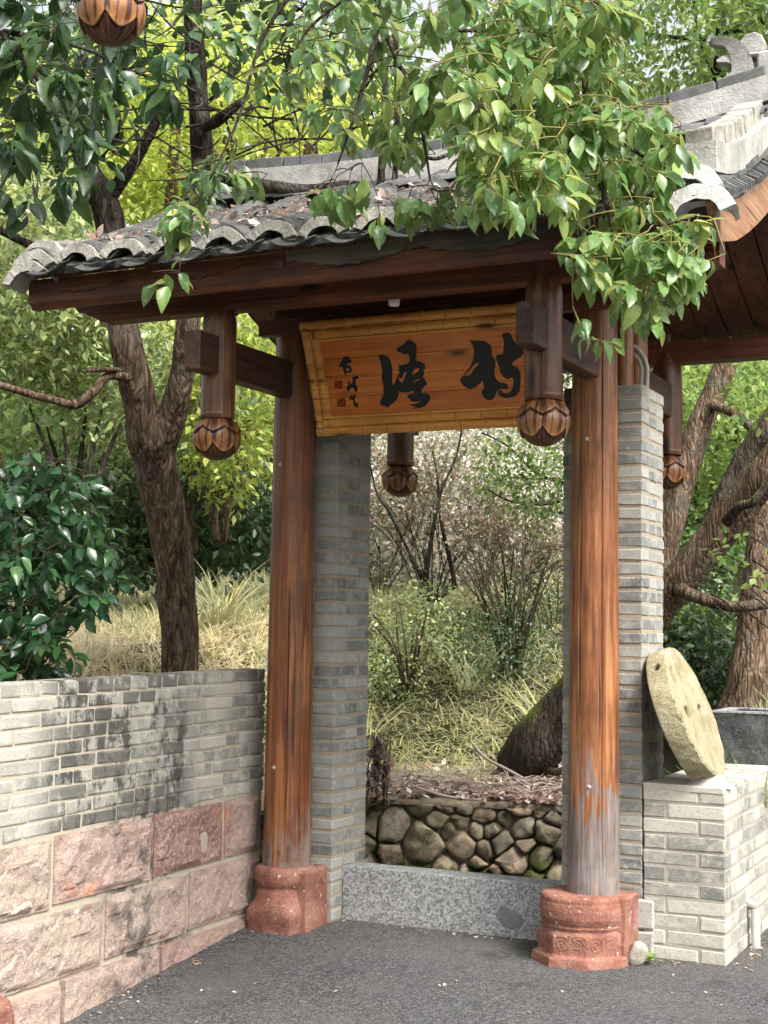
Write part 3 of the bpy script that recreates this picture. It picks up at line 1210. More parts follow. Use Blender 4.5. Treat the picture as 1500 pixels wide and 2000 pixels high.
camdir = math.atan2(-6.5, 2.05)
for sx, cr in ((1, [(camdir + .32, .05, .3, 2.9), (camdir - .62, .04, 1.2, 2.9), (camdir + .9, .03, .9, 2.0)]), (-1, [(camdir + .10, .055, .27, 1.75), (camdir - .5, .03, 1.4, 2.9), (camdir + .75, .03, .5, 1.5)])):
    me = column_mesh(.120, .104, .285, 3.02, 5 + sx, cr)
    c = link('column', me, M['column_wood'] if sx > 0 else M['column_wood_left'], G)
    c.location = (.8 * sx, -.12, 0)
    a = camdir - .25
    for zz, aa in ((.78, camdir - .18 if sx > 0 else camdir - .45), (2.36 if sx > 0 else 2.30, camdir - .35 if sx > 0 else camdir - .5)):
        rr = .119 - (.016) * (zz - .3) / 2.7
        bolt(c, (rr * math.cos(aa), rr * math.sin(aa), zz), (math.cos(aa), math.sin(aa), 0))


def bud_mesh():
    nt, nv = 192, 130
    Rb = .109
    V, F, T = [], [], []
    K = 6

    def tri(x):
        x = x % 1.0
        return abs(x - .5) * 2       # 1 at 0, 0 at .5
    for i in range(nv + 1):
        v = .10 + .90 * i / nv
        for j in range(nt):
            th = 2 * math.pi * j / nt
            u = th / (2 * math.pi) * K
            tm = tri(u)                      # 1 at joints, 0 mid petal
            b1 = .35 + .105 * tm ** .8       # lower edge of the top petals (tips over the joints)
            b2 = .735 - .135 * (tm ** 1.9)     # rounded lower edge of the big petals
            stripe = .5 + .95 * mnoise.noise(Vector((math.cos(th) * 7.5, math.sin(th) * 7.5, v * 1.6)))
            if v < b1:
                d = b1 - v
                rr = .0042 * math.exp(-d / .05) + .0025
                tone = .50 + .30 * math.exp(-d / .06)
                tone -= .35 * (stripe < .25)
                edge = d
            elif v < b2:
                d0, d1 = v - b1, b2 - v
                side = (1 - tm)
                rr = -.0045 * math.exp(-d0 / .02) + .006 * math.exp(-d1 / .035) - .003 * math.exp(-side / .12)
                tone = .62 + .42 * math.exp(-d1 / .045) - .42 * math.exp(-side / .06)
                tone -= .40 * (stripe < .28) * clamp01(d1 / .08)
                edge = min(d0, d1, side * .3)
            else:
                d = v - b2
                rr = -.0065 * math.exp(-d / .03) - .001
                um = abs((u % 1) - .5) * 2
                tone = .30 + .12 * math.sin(th * K * 4)
                tone -= .25 * (stripe < .3)
                if abs(um - 1) < .05 + .0 * v and v < .93:
                    rr -= .002
                    tone -= .2
                edge = d
            tone -= .75 * math.exp(-edge / .010)
            rr -= .0035 * math.exp(-edge / .010)
            ph = v * math.pi
            r = (Rb + rr)
            flat = 1 + .04 * math.sin(ph) ** 2
            V.append((r * flat * math.sin(ph) * math.cos(th), r * flat * math.sin(ph) * math.sin(th), r * math.cos(ph) * .98))
            T.append(tone)
    for i in range(nv):
        for j in range(nt):
            k = (j + 1) % nt
            F.append((i * nt + k, i * nt + j, (i + 1) * nt + j, (i + 1) * nt + k))
    me = pmesh('lotus_bud', V, F, True)
    a = me.attributes.new('tone', 'FLOAT', 'POINT')
    a.data.foreach_set('value', np.array(T, np.float32))
    return me


BUD = bud_mesh()
BUD.materials.append(M['lotus'])
PV, PF = lathe_geo([(.0775, .088), (.0785, .093), (.081, .098), (.0815, .108), (.0805, .114), (.0795, .116)], 40)
COLLAR = pmesh('collar', PV, PF, True)
COLLAR.materials.append(M['post_wood'])


def hang_post_mesh(ztop_, shoulder, s):
    """post from z=.112 (above the bud centre) up; pared down above the shoulder to take the purlin"""
    V, F = [], []
    seg = 40
    prof = [(.112, .0795), (.114, .0795)] + [(.13 + i * (shoulder - .13) / 14, .0800) for i in range(15)]
    prof += [(shoulder + .035, .074), (shoulder + .075, .060), (shoulder + .11, .052), (ztop_, .050)]
    for z, r in prof:
        for j in range(seg):
            a = 2 * math.pi * j / seg
            k = 1 + .008 * mnoise.noise(Vector((math.cos(a), math.sin(a), z * 2 + s)))
            V.append((r * k * math.cos(a), r * k * math.sin(a), z))
    m = len(prof)
    for i in range(m - 1):
        for j in range(seg):
            k = (j + 1) % seg
            F.append((i * seg + j, i * seg + k, (i + 1) * seg + k, (i + 1) * seg + j))
    return pmesh('hanging_post', V, F, True)


ZB = 2.356
for i, (x, y, rot) in enumerate(((.805, -.855, 0), (-.805, -.855, .08), (-.805, 1.183, .5), (.805, 1.183, -.1))):
    me = hang_post_mesh(.75, .545, i * 3)
    p = link('hanging_post', me, M['post_wood'], G)
    p.location = (x, y, ZB)
    sc = 1.0 if y < 0 else .94
    c = link('collar', COLLAR, None, p)
    b = link('lotus_bud', BUD, None, p)
    b.rotation_euler = (0, 0, camdir + rot)
    if sc != 1:
        b.scale = (sc, sc, sc)

# arms that carry the hanging posts
for sx in (-1, 1):
    for (ya_, yb_) in ((-1.085, -.06), (.30, 1.36)):
        box_obj('arm_beam', (.805 * sx - .042, ya_, 2.645), (.805 * sx + .042, yb_, 2.825), M['arm_wood'], G, b=.004)
    # slender rear column behind the pier top
    V, F = lathe_geo([(.058, 0), (.055, .6)], 28)
    o = link('rear_post', pmesh('rear_post', V, F, True), M['column_wood'], G)
    o.location = (.815 * sx + .06 * (sx > 0), .315, 2.62)
    V, F = lathe_geo([(.045, 0), (.043, .6)], 24)
    o = link('short_post', pmesh('short_post', V, F, True), M['column_wood'], G)
    o.location = (.80 * sx + .085 * (sx > 0), .075, 2.62)


def profile_beam(name, x0, x1, y0, y1, z0, z1, mat, parent, step=True):
    """long beam along x, its left end cut in a stepped cloud profile"""
    P = [(x1, z0), (x1, z1), (x0 - .0, z1)]
    if step:
        P = [(x0 + .17, z0), (x1, z0), (x1, z1), (x0, z1), (x0 + .005, z1 - .03), (x0 + .03, z1 - .055), (x0 + .075, z1 - .06), (x0 + .085, z1 - .075), (x0 + .12, z1 - .085), (x0 + .145, z0 + .012)]
    else:
        P = [(x0, z0), (x1, z0), (x1, z1), (x0, z1)]
    n = len(P)
    V = [(x, y0, z) for x, z in P] + [(x, y1, z) for x, z in P]
    F = [tuple(range(n)), tuple(range(2 * n - 1, n - 1, -1))] + [((i + 1) % n, i, n + i, n + (i + 1) % n) for i in range(n)]
    return link(name, pmesh(name, V, F), mat, parent)


for yc in (-.855, 1.183):
    profile_beam('purlin', -1.62, 1.56, yc - .05, yc + .05, 2.950, 3.062, M['beam_wood'], G)
profile_beam('purlin', -1.5, 1.5, .165 - .06, .165 + .06, 3.50, 3.62, M['beam_wood'], G, False)
profile_beam('lintel', -.93, .93, -.285, -.235, 2.955, 3.035, M['beam_wood'], G, False)
profile_beam('lintel', -.9, .9, -.17, -.09, 3.02, 3.16, M['beam_wood'], G, False)
profile_beam('lintel', -.9, .9, .28, .36, 2.92, 3.12, M['beam_wood'], G, False)
# gable boards closing the ends between the arms and the roof
for sx in (-1, 1):
    P = [(-.22, 2.9), (.55, 2.9), (.165, 3.52)]
    x0, x1 = (.805 * sx - .02, .805 * sx + .02)
    V = [(x0, y, z) for y, z in P] + [(x1, y, z) for y, z in P]
    link('gable_board', pmesh('gable_board', V, [(0, 2, 1), (3, 4, 5), (0, 1, 4, 3), (1, 2, 5, 4), (2, 0, 3, 5)]), M['beam_wood'], G)
    mb = MB()
    P = [(-.80, 3.0), (-.10, 3.42), (-.10, 3.36), (-.74, 2.955)]
    V = [(x0, y, z) for y, z in P] + [(x1, y, z) for y, z in P]
    link('rafter_brace', pmesh('rafter_brace', V, [(0, 1, 2, 3), (7, 6, 5, 4), (0, 4, 5, 1), (1, 5, 6, 2), (2, 6, 7, 3), (3, 7, 4, 0)]), M['beam_wood'], G)

# ================================================================== ROOF
RF = thing('gate_roof', 'small gabled gate roof of dark curved tiles with white plastered ridge and eave ends', 'roof', None, (0, .165, 3.1))
RO = Vector((0, .165, 3.1))
YC = .165


def roof_z(d):
    """d = distance from ridge line in y (0..1.36): top of the boarding"""
    t = clamp01(1 - d / 1.36)
    return 3.135 + .40 * t + .20 * t * t


def rl(o):
    o.location = Vector(o.location) - RO
    return o


def rmesh(name, V, F, mat, smooth=False, parent=None, kind=None):
    V = [Vector(v) - RO for v in V]
    o = link(name, pmesh(name, V, F, smooth), mat, parent or RF)
    if kind:
        o['kind'] = kind
    return o


ND = 8
XL, XR = -1.66, 1.58
for side in (-1, 1):
    x = XL
    rr_ = random.Random(3)
    while x < XR - .02:
        wd = min(rr_.uniform(.125, .165), XR - x)
        V, F = [], []
        for i in range(ND + 1):
            d = .02 + 1.30 * i / ND
            y = YC + side * d
            z = roof_z(d)
            ht = .004 * (int(x * 1000) % 2)
            V += [(x + .004, y, z - .024 - ht), (x + wd - .004, y, z - .024 - ht), (x + wd - .004, y, z), (x + .004, y, z)]
        for i in range(ND):
            a = i * 4
            for k in range(4):
                F.append((a + k, a + (k + 1) % 4, a + 4 + (k + 1) % 4, a + 4 + k))
        F += [(0, 1, 2, 3), (ND * 4 + 3, ND * 4 + 2, ND * 4 + 1, ND * 4)]
        rmesh('soffit_plank', V, F, M['plank_wood'])
        x += wd

# fascia boards
for side in (-1, 1):
    ys = YC + side * 1.265
    V, F = [], []
    n = 40
    y0, y1 = (ys - .014, ys + .014)
    for zz in ((3.015, 3.115),):
        V = [(XL - .07, y0, zz[0]), (XR, y0, zz[0]), (XR, y0, zz[1]), (XL - .07, y0, zz[1])]
        V += [(a, y1, c) for a, b, c in V]
        rmesh('fascia_board', V, [(0, 1, 2, 3), (7, 6, 5, 4), (0, 4, 5, 1), (1, 5, 6, 2), (2, 6, 7, 3), (3, 7, 4, 0)], M['beam_wood'])
    # lower moulding
    V = [(XL - .05, ys - .010, 2.985), (XR, ys - .010, 2.985), (XR, ys - .026 * 1, 3.012), (XL - .05, ys - .026, 3.012),
         (XL - .05, ys + .02, 2.985), (XR, ys + .02, 2.985), (XR, ys + .02, 3.0125), (XL - .05, ys + .02, 3.0125)]
    rmesh('fascia_moulding', V, [(0, 1, 2, 3), (7, 6, 5, 4), (0, 4, 5, 1), (1, 5, 6, 2), (2, 6, 7, 3), (3, 7, 4, 0)], M['beam_wood'])
# scalloped cloud-edged board laid over the fascia
def cloud_board(xa_, xb_, up, z_hi, z_lo, yy, th, mat, pieces):
    P = []
    x = xa_
    r = random.Random(9)
    step = .012
    n = int((xb_ - xa_) / step)
    for i in range(n + 1):
        x = xa_ + (xb_ - xa_) * i / n
        u = (x - xa_) / .62
        f = u % 1
        m = abs(f - .5) * 2                       # 1 at joints, 0 at belly
        z = z_lo + .052 * m ** 1.6
        z += .010 * abs(math.sin(f * math.pi * 7)) * (m < .9)
        P.append((x, z))
    V, F = [], []
    for x, z in P:
        V += [(x, yy, z), (x, yy, z_hi), (x, yy + th, z), (x, yy + th, z_hi)]
    for i in range(n):
        a = 4 * i
        F += [(a, a + 4, a + 5, a + 1), (a + 2, a + 3, a + 7, a + 6), (a, a + 2, a + 6, a + 4), (a + 1, a + 5, a + 7, a + 3)]
    rmesh('carved_valance', V, F, mat)


cloud_board(-.30, XR - .01, 0, 3.135, 3.035, YC - 1.297, .016, M['grey_wood'], 4)
cloud_board(XL - .06, -.31, 0, 3.128, 3.045, YC - 1.289, .009, M['beam_wood'], 4)

# --- tiles
def arc_geo(r_out, th, half, y0, y1, zoff=0, drop=0.0, seg=9, flat=1.0):
    """tile: arc in XZ, extruded along y; returns V,F"""
    V, F = [], []
    for (y, dz) in ((y0, 0), (y1, drop)):
        for rr in (r_out, r_out - th):
            for i in range(seg + 1):
                a = -half + 2 * half * i / seg
                V.append((rr * math.sin(a), y, zoff + dz + flat * (rr * math.cos(a) - r_out * math.cos(half))))
    n = seg + 1
    for i in range(seg):
        F += [(i, i + 1, 2 * n + i + 1, 2 * n + i), (n + i + 1, n + i, 3 * n + i, 3 * n + i + 1),
              (i + 1, i, n + i, n + i + 1), (2 * n + i, 2 * n + i + 1, 3 * n + i + 1, 3 * n + i)]
    F += [(0, 2 * n, 3 * n, n), (seg, n + seg, 3 * n + seg, 2 * n + seg)]
    return V, F


def mk(name, V, F, mat, smooth=False):
    me = pmesh(name, V, F, smooth)
    me.materials.append(mat)
    return me


TILES = []
for s_ in range(3):
    V, F = arc_geo(.108, .013, 1.25, 0, .19, 0, .018)
    V = [(a + rnd.uniform(-.002, .002), b + rnd.uniform(-.003, .003), c + rnd.uniform(-.002, .002)) for a, b, c in V]
    TILES.append(mk('tile', V, F, M['tile_clay']))
pitch_x = .262
cols = [XL + .02 + i * pitch_x for i in range(13)]
count = 0
pans = MB()
for side in (-1, 1):
    for ci, xc in enumerate(cols):
        nrow = 15
        for k in range(nrow):
            d = 1.33 - k * .085
            z = roof_z(d) + .085
            z2 = roof_z(max(d - .085, 0)) + .085
            slope = math.atan2(z2 - z, .085)
            if side < 0 and count < 290:
                o = link('tile', TILES[(k * 7 + ci) % 3], None, RF)
                o.location = Vector((xc + rnd.uniform(-.006, .006), YC + side * d, z - .035 + rnd.uniform(0, .006))) - RO
                o.rotation_euler = (slope - .05, rnd.uniform(-.03, .03), rnd.uniform(-.05, .05))
                count += 1
            else:
                V, F = arc_geo(.108, .013, 1.25, 0, .19, 0, .0, 5)
                pans.add([(xc + a, YC + side * (d - b), z - .035 + c + b * math.tan(slope)) for a, b, c in V], F)
        # pan channel between covers
        for k in range(nrow + 1):
            d = 1.37 - k * .085
            z = roof_z(d) + .045
            z2 = roof_z(max(d - .085, 0)) + .045
            sl = (z2 - z) / .085
            V, F = arc_geo(.15, .012, .80, 0, .18, 0, 0, 5)
            xx = xc + pitch_x / 2
            if xx > XR - .16:
                continue
            pans.add([(xx + a, YC + side * (d - b), z + .02 - c + b * (sl - .05) + rnd.uniform(-.002, .002)) for a, b, c in V], [f[::-1] for f in F])
pans.V = [tuple(Vector(v) - RO) for v in pans.V]
pans.build('tile', M['tile_clay'], RF)['kind'] = 'stuff'


def lip_mesh(seed, rs=1.0):
    r = random.Random(seed)
    V, F = [], []
    seg = 16
    rows = [(0, .134, .062), (.006, .138, .068), (.045, .134, .060), (.14, .124, .012)]
    for (y, ro, ri) in rows:
        rin = max(ro - (.052 if y < .04 else .016), .04)
        for rr in (ro, rin):
            for i in range(seg + 1):
                a = -1.16 + 2.32 * i / seg
                k = 1 + .07 * mnoise.noise(Vector((a * 2.2, y * 20, seed * 7.3)))
                V.append((rs * rr * k * math.sin(a), y + r.uniform(-.002, .002), rs * (rr * k * math.cos(a) * .95 - .052 + r.uniform(-.0015, .0015))))
    n = seg + 1
    for q in range(len(rows) - 1):
        b0, b1 = q * 2 * n, (q + 1) * 2 * n
        for i in range(seg):
            F += [(b0 + i, b0 + i + 1, b1 + i + 1, b1 + i), (b0 + n + i + 1, b0 + n + i, b1 + n + i, b1 + n + i + 1)]
        F += [(b0, b1, b1 + n, b0 + n), (b0 + seg, b0 + n + seg, b1 + n + seg, b1 + seg)]
    for i in range(seg):
        F.append((i + 1, i, n + i, n + i + 1))
        b = (len(rows) - 1) * 2 * n
        F.append((b + i, b + i + 1, b + n + i + 1, b + n + i))
    me = pmesh('eave_end_tile', V, F, False)
    me.materials.append(M['dirty_plaster'])
    return me


LIPS = [lip_mesh(s_) for s_ in range(4)]
LIPW = lip_mesh(11, 1.15)
LIPW.materials.clear()
LIPW.materials.append(M['white_plaster'])
for side in (-1, 1):
    for ci, xc in enumerate(cols):
        o = link('eave_end_tile', LIPS[(ci * 3) % 4], None, RF)
        o.location = Vector((xc + rnd.uniform(-.006, .006), YC + side * 1.385, roof_z(1.36) + .045 + rnd.uniform(-.006, .006))) - RO
        o.rotation_euler = (-.16 * 1, rnd.uniform(-.06, .06), 0 if side < 0 else math.pi)
        if side < 0 and ci < len(cols):
            # crumpled dark bedding under the pans between two end tiles
            o2 = link('drip_tile', TILES[ci % 3], None, RF)
            o2.location = Vector((xc + pitch_x / 2, YC - 1.355 + rnd.uniform(-.02, .015), roof_z(1.36) + .028 + rnd.uniform(-.008, .008))) - RO
            o2.rotation_euler = (.35, math.pi + rnd.uniform(-.15, .15), math.pi + rnd.uniform(-.08, .08))
            o2.scale = (.95, .5, .38)
# bedding mortar line above the fascia
V, F = [], []
nb = 120
for i in range(nb + 1):
    x = XL + (XR - XL) * i / nb
    for (y, z) in ((-1.375, 3.12), (-1.385, 3.15), (-1.33, 3.185), (-1.25, 3.16)):
        q = mnoise.noise(Vector((x * 22, y * 9, z * 9)))
        V.append((x, YC + y + .018 * q, z + .014 * mnoise.noise(Vector((x * 31, z * 40, 2)))))
for i in range(nb):
    for k in range(3):
        a = i * 4 + k
        F.append((a, a + 4, a + 5, a + 1))
rmesh('bedding', V, F, M['tile_clay'])


def sweep_x(name, xs, zfun, sect, mat, wob=.0, smooth=False):
    """sect: closed list of (y,z) offsets; swept along x following zfun"""
    V, F = [], []
    n = len(sect)
    for x in xs:
        for (y, z) in sect:
            w = wob * mnoise.noise(Vector((x * 9, y * 30, z * 30)))
            V.append((x, YC + y + w, zfun(x) + z + w))
    for i in range(len(xs) - 1):
        for k in range(n):
            a, b = i * n + k, i * n + (k + 1) % n
            F.append((a, b, b + n, a + n))
    F += [tuple(range(n))[::-1], tuple((len(xs) - 1) * n + k for k in range(n))]
    return rmesh(name, V, F, mat, smooth)


def ridge_z(x):
    return 3.80 + (.105 * (max(x, 0) / 1.35) ** 2 if x > 0 else .06 * (x / 1.5) ** 2)


xs = list(np.linspace(-1.52, 1.62, 40))
sweep_x('ridge_plaster_band', xs, ridge_z, [(-.10, .005), (-.085, .135), (.085, .135), (.10, .005)], M['plaster'], .006)
sweep_x('ridge_tile_course', xs, ridge_z, [(-.16, -.115), (-.13, -.04), (-.09, -.01), (.09, -.01), (.13, -.04), (.16, -.115)], M['tile_grey'], .0)
x = -1.5
while x < 1.35:
    L = .235
    z = ridge_z(x + L / 2)
    sl = (ridge_z(x + L) - ridge_z(x)) / L
    if x > -1.15 or True:
        o = link('coping_brick', bevel_box(L - .006, .12, .062, .005, .003, int(abs(x) * 10)), M['tile_grey'], RF)
        o.location = Vector((x + L / 2, YC, z + .166)) - RO
        o.rotation_euler = (0, -math.atan(sl), 0)
    x += L
# half-round tiles lapped along the ridge foot
x = -1.45
RT = mk('ridge_tile', *arc_geo(.105, .013, 1.3, 0, .15, 0, 0, 10), M['tile_grey'], False)
while x < 1.5:
    for sy in (-1,):
        o = link('ridge_tile', RT, None, RF)
        o.location = Vector((x, YC - .135, ridge_z(x) - .075 + rnd.uniform(-.003, .003))) - RO
        o.rotation_euler = (.5, 0, -math.pi / 2)
        o.rotation_euler = Matrix.Rotation(-math.pi / 2, 4, 'Z').to_euler()
        o.scale = (1, 1, .75)
    x += .115

# ridge ornament: curling fish-tail fin, round disc, upright slabs
def fin(name, P, w0, mat):
    C = catmull(P, 30)
    V, F = [], []
    for i, (p, r) in enumerate(C):
        a, b = C[max(i - 1, 0)][0], C[min(i + 1, 29)][0]
        T = (b - a).normalized()
        N_ = Vector((-T.z, 0, T.x))
        for s in (-1, 1):
            for yy in (-w0, w0):
                V.append(p + N_ * r * s + Vector((0, yy * (1 - .3 * (s > 0)), 0)))
    for i in range(29):
        a = 4 * i
        F += [(a, a + 4, a + 5, a + 1), (a + 2, a + 3, a + 7, a + 6), (a, a + 2, a + 6, a + 4), (a + 1, a + 5, a + 7, a + 3)]
    F += [(0, 1, 3, 2), (116, 118, 119, 117)]
    return rmesh(name, V, F, mat, False)


def rp(px, py):
    q = onp(px, py, (0, YC, 0), Vector((0, 1, 0)))
    return Vector((q.x, YC, q.z))


fin('fish_tail', [(rp(1400, 215), .075), (rp(1430, 175), .06), (rp(1452, 150), .055), (rp(1450, 120), .048), (rp(1438, 98), .036), (rp(1420, 86), .022), (rp(1392, 86), .012)], .045, M['plaster'])
fin('tail_tip', [(rp(1384, 84), .008), (rp(1390, 80), .018), (rp(1396, 72), .010)], .04, M['plaster'])
fin('tail_leaf', [(rp(1402, 122), .008), (rp(1418, 118), .018), (rp(1436, 118), .028), (rp(1450, 128), .03)], .03, M['plaster'])
q = rp(1471, 92)
V, F = lathe_geo([(0, .04), (.055, .038), (.062, .03), (.062, -.03), (.055, -.038), (0, -.04)], 9)
rmesh('disc', [Vector((a, c, b)) + q for a, b, c in V], F, M['plaster'])
for (px0, py0, px1, py1) in ((1484, 100, 1530, 182), (1464, 142, 1484, 185), (1462, 106, 1486, 118)):
    a, b = rp(px0, py1), rp(px1, py0)
    me = bevel_box(abs(b.x - a.x), .10, abs(b.z - a.z), .01, .004, int(px0))
    o = link('ornament_slab', me, M['plaster'], RF)
    o.location = (a + b) / 2 - RO

# --- right verge: barge board, side tiles, white band, capping blocks, end tiles
def prof_d(n, d0=1.36, d1=0.0):
    return [d0 + (d1 - d0) * i / n for i in range(n + 1)]


def verge_strip(name, x0, x1, zlo, zhi, mat, d0=1.36, d1=.08, side=-1, wob=0, n=26, taper=None):
    V, F = [], []
    for i, d in enumerate(prof_d(n, d0, d1)):
        z = roof_z(d) + .03 * clamp01((d - 1.0) / .36)
        w = wob * mnoise.noise(Vector((x0 * 3, d * 12, zlo * 10)))
        y = YC + side * d
        lo = zlo if taper is None else taper(d, zlo)
        V += [(x0, y, z + lo + w), (x1 + w, y, z + lo), (x1 + w, y, z + zhi + w), (x0, y, z + zhi - w)]
    for i in range(n):
        a = 4 * i
        for k in range(4):
            F.append((a + k, a + (k + 1) % 4, a + 4 + (k + 1) % 4, a + 4 + k))
    F += [(3, 2, 1, 0), (4 * n, 4 * n + 1, 4 * n + 2, 4 * n + 3)]
    return rmesh(name, V, F, mat)


for side in (-1, 1):
    # barge board with a stepped scallop foot
    n = 90
    V, F = [], []
    for i, d in enumerate(prof_d(n, 1.42, 0)):
        z = roof_z(min(d, 1.36)) + .03 * clamp01((d - 1.0) / .36)
        lo = -.20
        if d > 1.375:
            lo = -.06 - .06 * (1.42 - d) / .045
        elif d > 1.335:
            lo = -.10 - .05 * (1.375 - d) / .04
        elif d > 1.29:
            lo = -.125 - .075 * (1.335 - d) / .045
        y = YC + side * d
        V += [(1.585, y, z + lo), (1.612, y, z + lo), (1.612, y, z - .0), (1.585, y, z - .0)]
    for i in range(n):
        a = 4 * i
        for k in range(4):
            F.append((a + k, a + (k + 1) % 4, a + 4 + (k + 1) % 4, a + 4 + k))
    F += [(3, 2, 1, 0), (4 * n, 4 * n + 1, 4 * n + 2, 4 * n + 3)]
    rmesh('barge_board', V, F, M['barge_wood'])
    # white plaster band over the verge
    verge_strip('verge_plaster', 1.44, 1.60, .075, .20, M['plaster'], d0=1.30, side=side, wob=.008)
    verge_strip('verge_bed', 1.45, 1.585, -.0, .078, M['tile_clay'], side=side)
# lapped side tiles sticking out under the band
ST = mk('side_tile', [(0, 0, 0), (.09, 0, -.055), (.09, .013, -.055), (0, .013, 0), (0, 0, .03), (.095, 0, -.03), (.095, .013, -.03), (0, .013, .03)],
        [(0, 1, 5, 4), (2, 3, 7, 6), (4, 5, 6, 7), (1, 2, 6, 5), (0, 3, 2, 1)], M['tile_grey'])
for k in range(50):
    d = 1.33 - k * .025
    o = link('side_tile', ST, None, RF)
    o.location = Vector((1.555, YC - d, roof_z(d) + .055 + rnd.uniform(-.002, .002))) - RO
    o.rotation_euler = (.35, rnd.uniform(-.05, .05), rnd.uniform(-.04, .04))
# capping blocks on the verge
d = 1.16
k = 0
while d > .15:
    z = roof_z(d - .11) + .235
    sl = math.atan2(roof_z(d - .22) - roof_z(d), .22)
    o = link('capping_block', bevel_box(.115, .205, .085, .005, .003, k), M['dirty_plaster'], RF)
    o.location = Vector((1.50, YC - d + .1, z)) - RO
    o.rotation_euler = (sl, 0, 0)
    d -= .205
    k += 1
for (px_, py_, yy_) in ((1338, 362, YC - 1.40), (1363, 402, YC - 1.45)):
    q = onp(px_, py_, (0, yy_, 0), Vector((0, 1, 0)))
    o = link('eave_end_tile', LIPW, None, RF)
    o.location = Vector((q.x, yy_, q.z)) - RO
    o.rotation_euler = (-.12, .04, 0)
# --- left verge: low grey plaster curb curling down to the eave
verge_strip('verge_curb', XL - .03, XL + .05, .02, .135, M['dirty_plaster'], d0=1.30, d1=.05, wob=.006)
verge_strip('verge_curb', XL - .03, XL + .05, .02, .135, M['dirty_plaster'], d0=1.30, d1=.05, side=1)
for (x, dz, dy, ry) in ((XL + .0, -.05, -.03, -.2), (XL + .03, .075, .06, 0)):
    o = link('eave_end_tile', LIPS[1], None, RF)
    o.location = Vector((x, YC - 1.385 + dy, roof_z(1.36) + .03 + dz)) - RO
    o.rotation_euler = (-.15, ry, 0)

# fallen leaves and twigs lying in the tile channels
n = 1500
xx = rg.uniform(XL + .1, 1.0, n)
dd = rg.uniform(.15, 1.28, n)
keepm = rg.random(n) < np.clip(.95 - .4 * np.abs(xx + .9), .25, 1)
xx, dd = xx[keepm], dd[keepm]
fr = ((xx - cols[0]) / pitch_x) % 1
lift = .075 + .055 * np.abs(np.cos(fr * np.pi)) ** 1.0
zz = np.array([roof_z(a) for a in dd]) + lift + rg.uniform(-.01, .02, len(dd))
P = np.stack([xx, YC - dd, zz], 1)
dirs = rg.normal(size=(len(P), 3)) * [1, 1, .35]
ups = rg.normal(size=(len(P), 3)) * .5 + [0, -.4, 1]
o = mass_obj('fallen_leaves', [leaf_mass(P, dirs, ups, rg.uniform(.04, .08, len(P)), (LVn, LTn), 1.2, rg.random(len(P)) ** 2.2)], M['litter'])
tag(o, 'drift of brown fallen leaves lying on the gate roof tiles', 'fallen leaves', kind='stuff')

# ================================================================== SIGNBOARD
SB = thing('signboard', 'hanging orange wooden signboard with black calligraphy in a carved bamboo frame', 'signboard', None, (0, -.12, 2.43))
BL, BRt, TLp = Vector((-.655, -.125, 2.448)), Vector((.672, -.125, 2.448)), Vector((-.655, -.345, 2.998))
SX = Vector((1, 0, 0))
SY = (TLp - BL).normalized()
SN = SX.cross(SY)
if SN.y > 0:
    SN = -SN
SH = (TLp - BL).length
SWd = BRt.x - BL.x
Msb = Matrix((SX, SY, SX.cross(SY))).transposed().to_4x4()
Msb.translation = BL
SB.matrix_world = Msb       # local x right, y up the board, z = X x Y (towards the viewer side when negative)
zs = 1 if SX.cross(SY).y < 0 else -1


def sb_box(name, x0, x1, y0, y1, z0, z1, mat, b=.003):
    me = bevel_box(x1 - x0, y1 - y0, abs(z1 - z0), b)
    o = link(name, me, mat, SB)
    o.location = ((x0 + x1) / 2, (y0 + y1) / 2, zs * (z0 + z1) / 2)
    return o


sb_box('backing', .01, SWd - .01, .01, SH - .01, -.02, 0, M['beam_wood'])
np_ = 4
ph = (SH - .20) / np_
for i in range(np_):
    sb_box('panel_plank', .10, SWd - .10, .10 + i * ph + .0008, .10 + (i + 1) * ph - .0008, .0, .012 , M['plaque_wood'], .0008)
FW_ = .115
for (a, b, c, d) in ((.10, SWd - .10, .094, .106), (.10, SWd - .10, SH - .106, SH - .094)):
    sb_box('inner_moulding', a, b, c, d, .0, .018, M['bamboo_wood'], .002)
for a in (.088, SWd - .112 + .012):
    sb_box('inner_moulding', a, a + .012, .094, SH - .094, .0, .018, M['bamboo_wood'], .002)


def bamboo(x0, y0, dx, dy, L, r):
    """a half-round bamboo length with a swollen node at its end"""
    V, F = [], []
    prof = [(0, 1.0), (.004, 1.1), (.010, 1.1), (.016, .93), (.05, .97), (L * .5, .96), (L - .03, .97), (L - .008, 1.04), (L - .002, 1.08), (L, .9)]
    seg = 8
    for t, k in prof:
        for i in range(seg + 1):
            a = math.pi * i / seg
            o_ = r * k * math.cos(a)
            h = r * k * math.sin(a) * .75
            V.append((x0 + dx * t - dy * o_, y0 + dy * t + dx * o_, zs * (h + .006)))
    n = seg + 1
    for i in range(len(prof) - 1):
        for j in range(seg):
            F.append((i * n + j, i * n + j + 1, (i + 1) * n + j + 1, (i + 1) * n + j))
    me = pmesh('bamboo_segment', V, F, True)
    link('bamboo_segment', me, M['bamboo_wood'], SB)


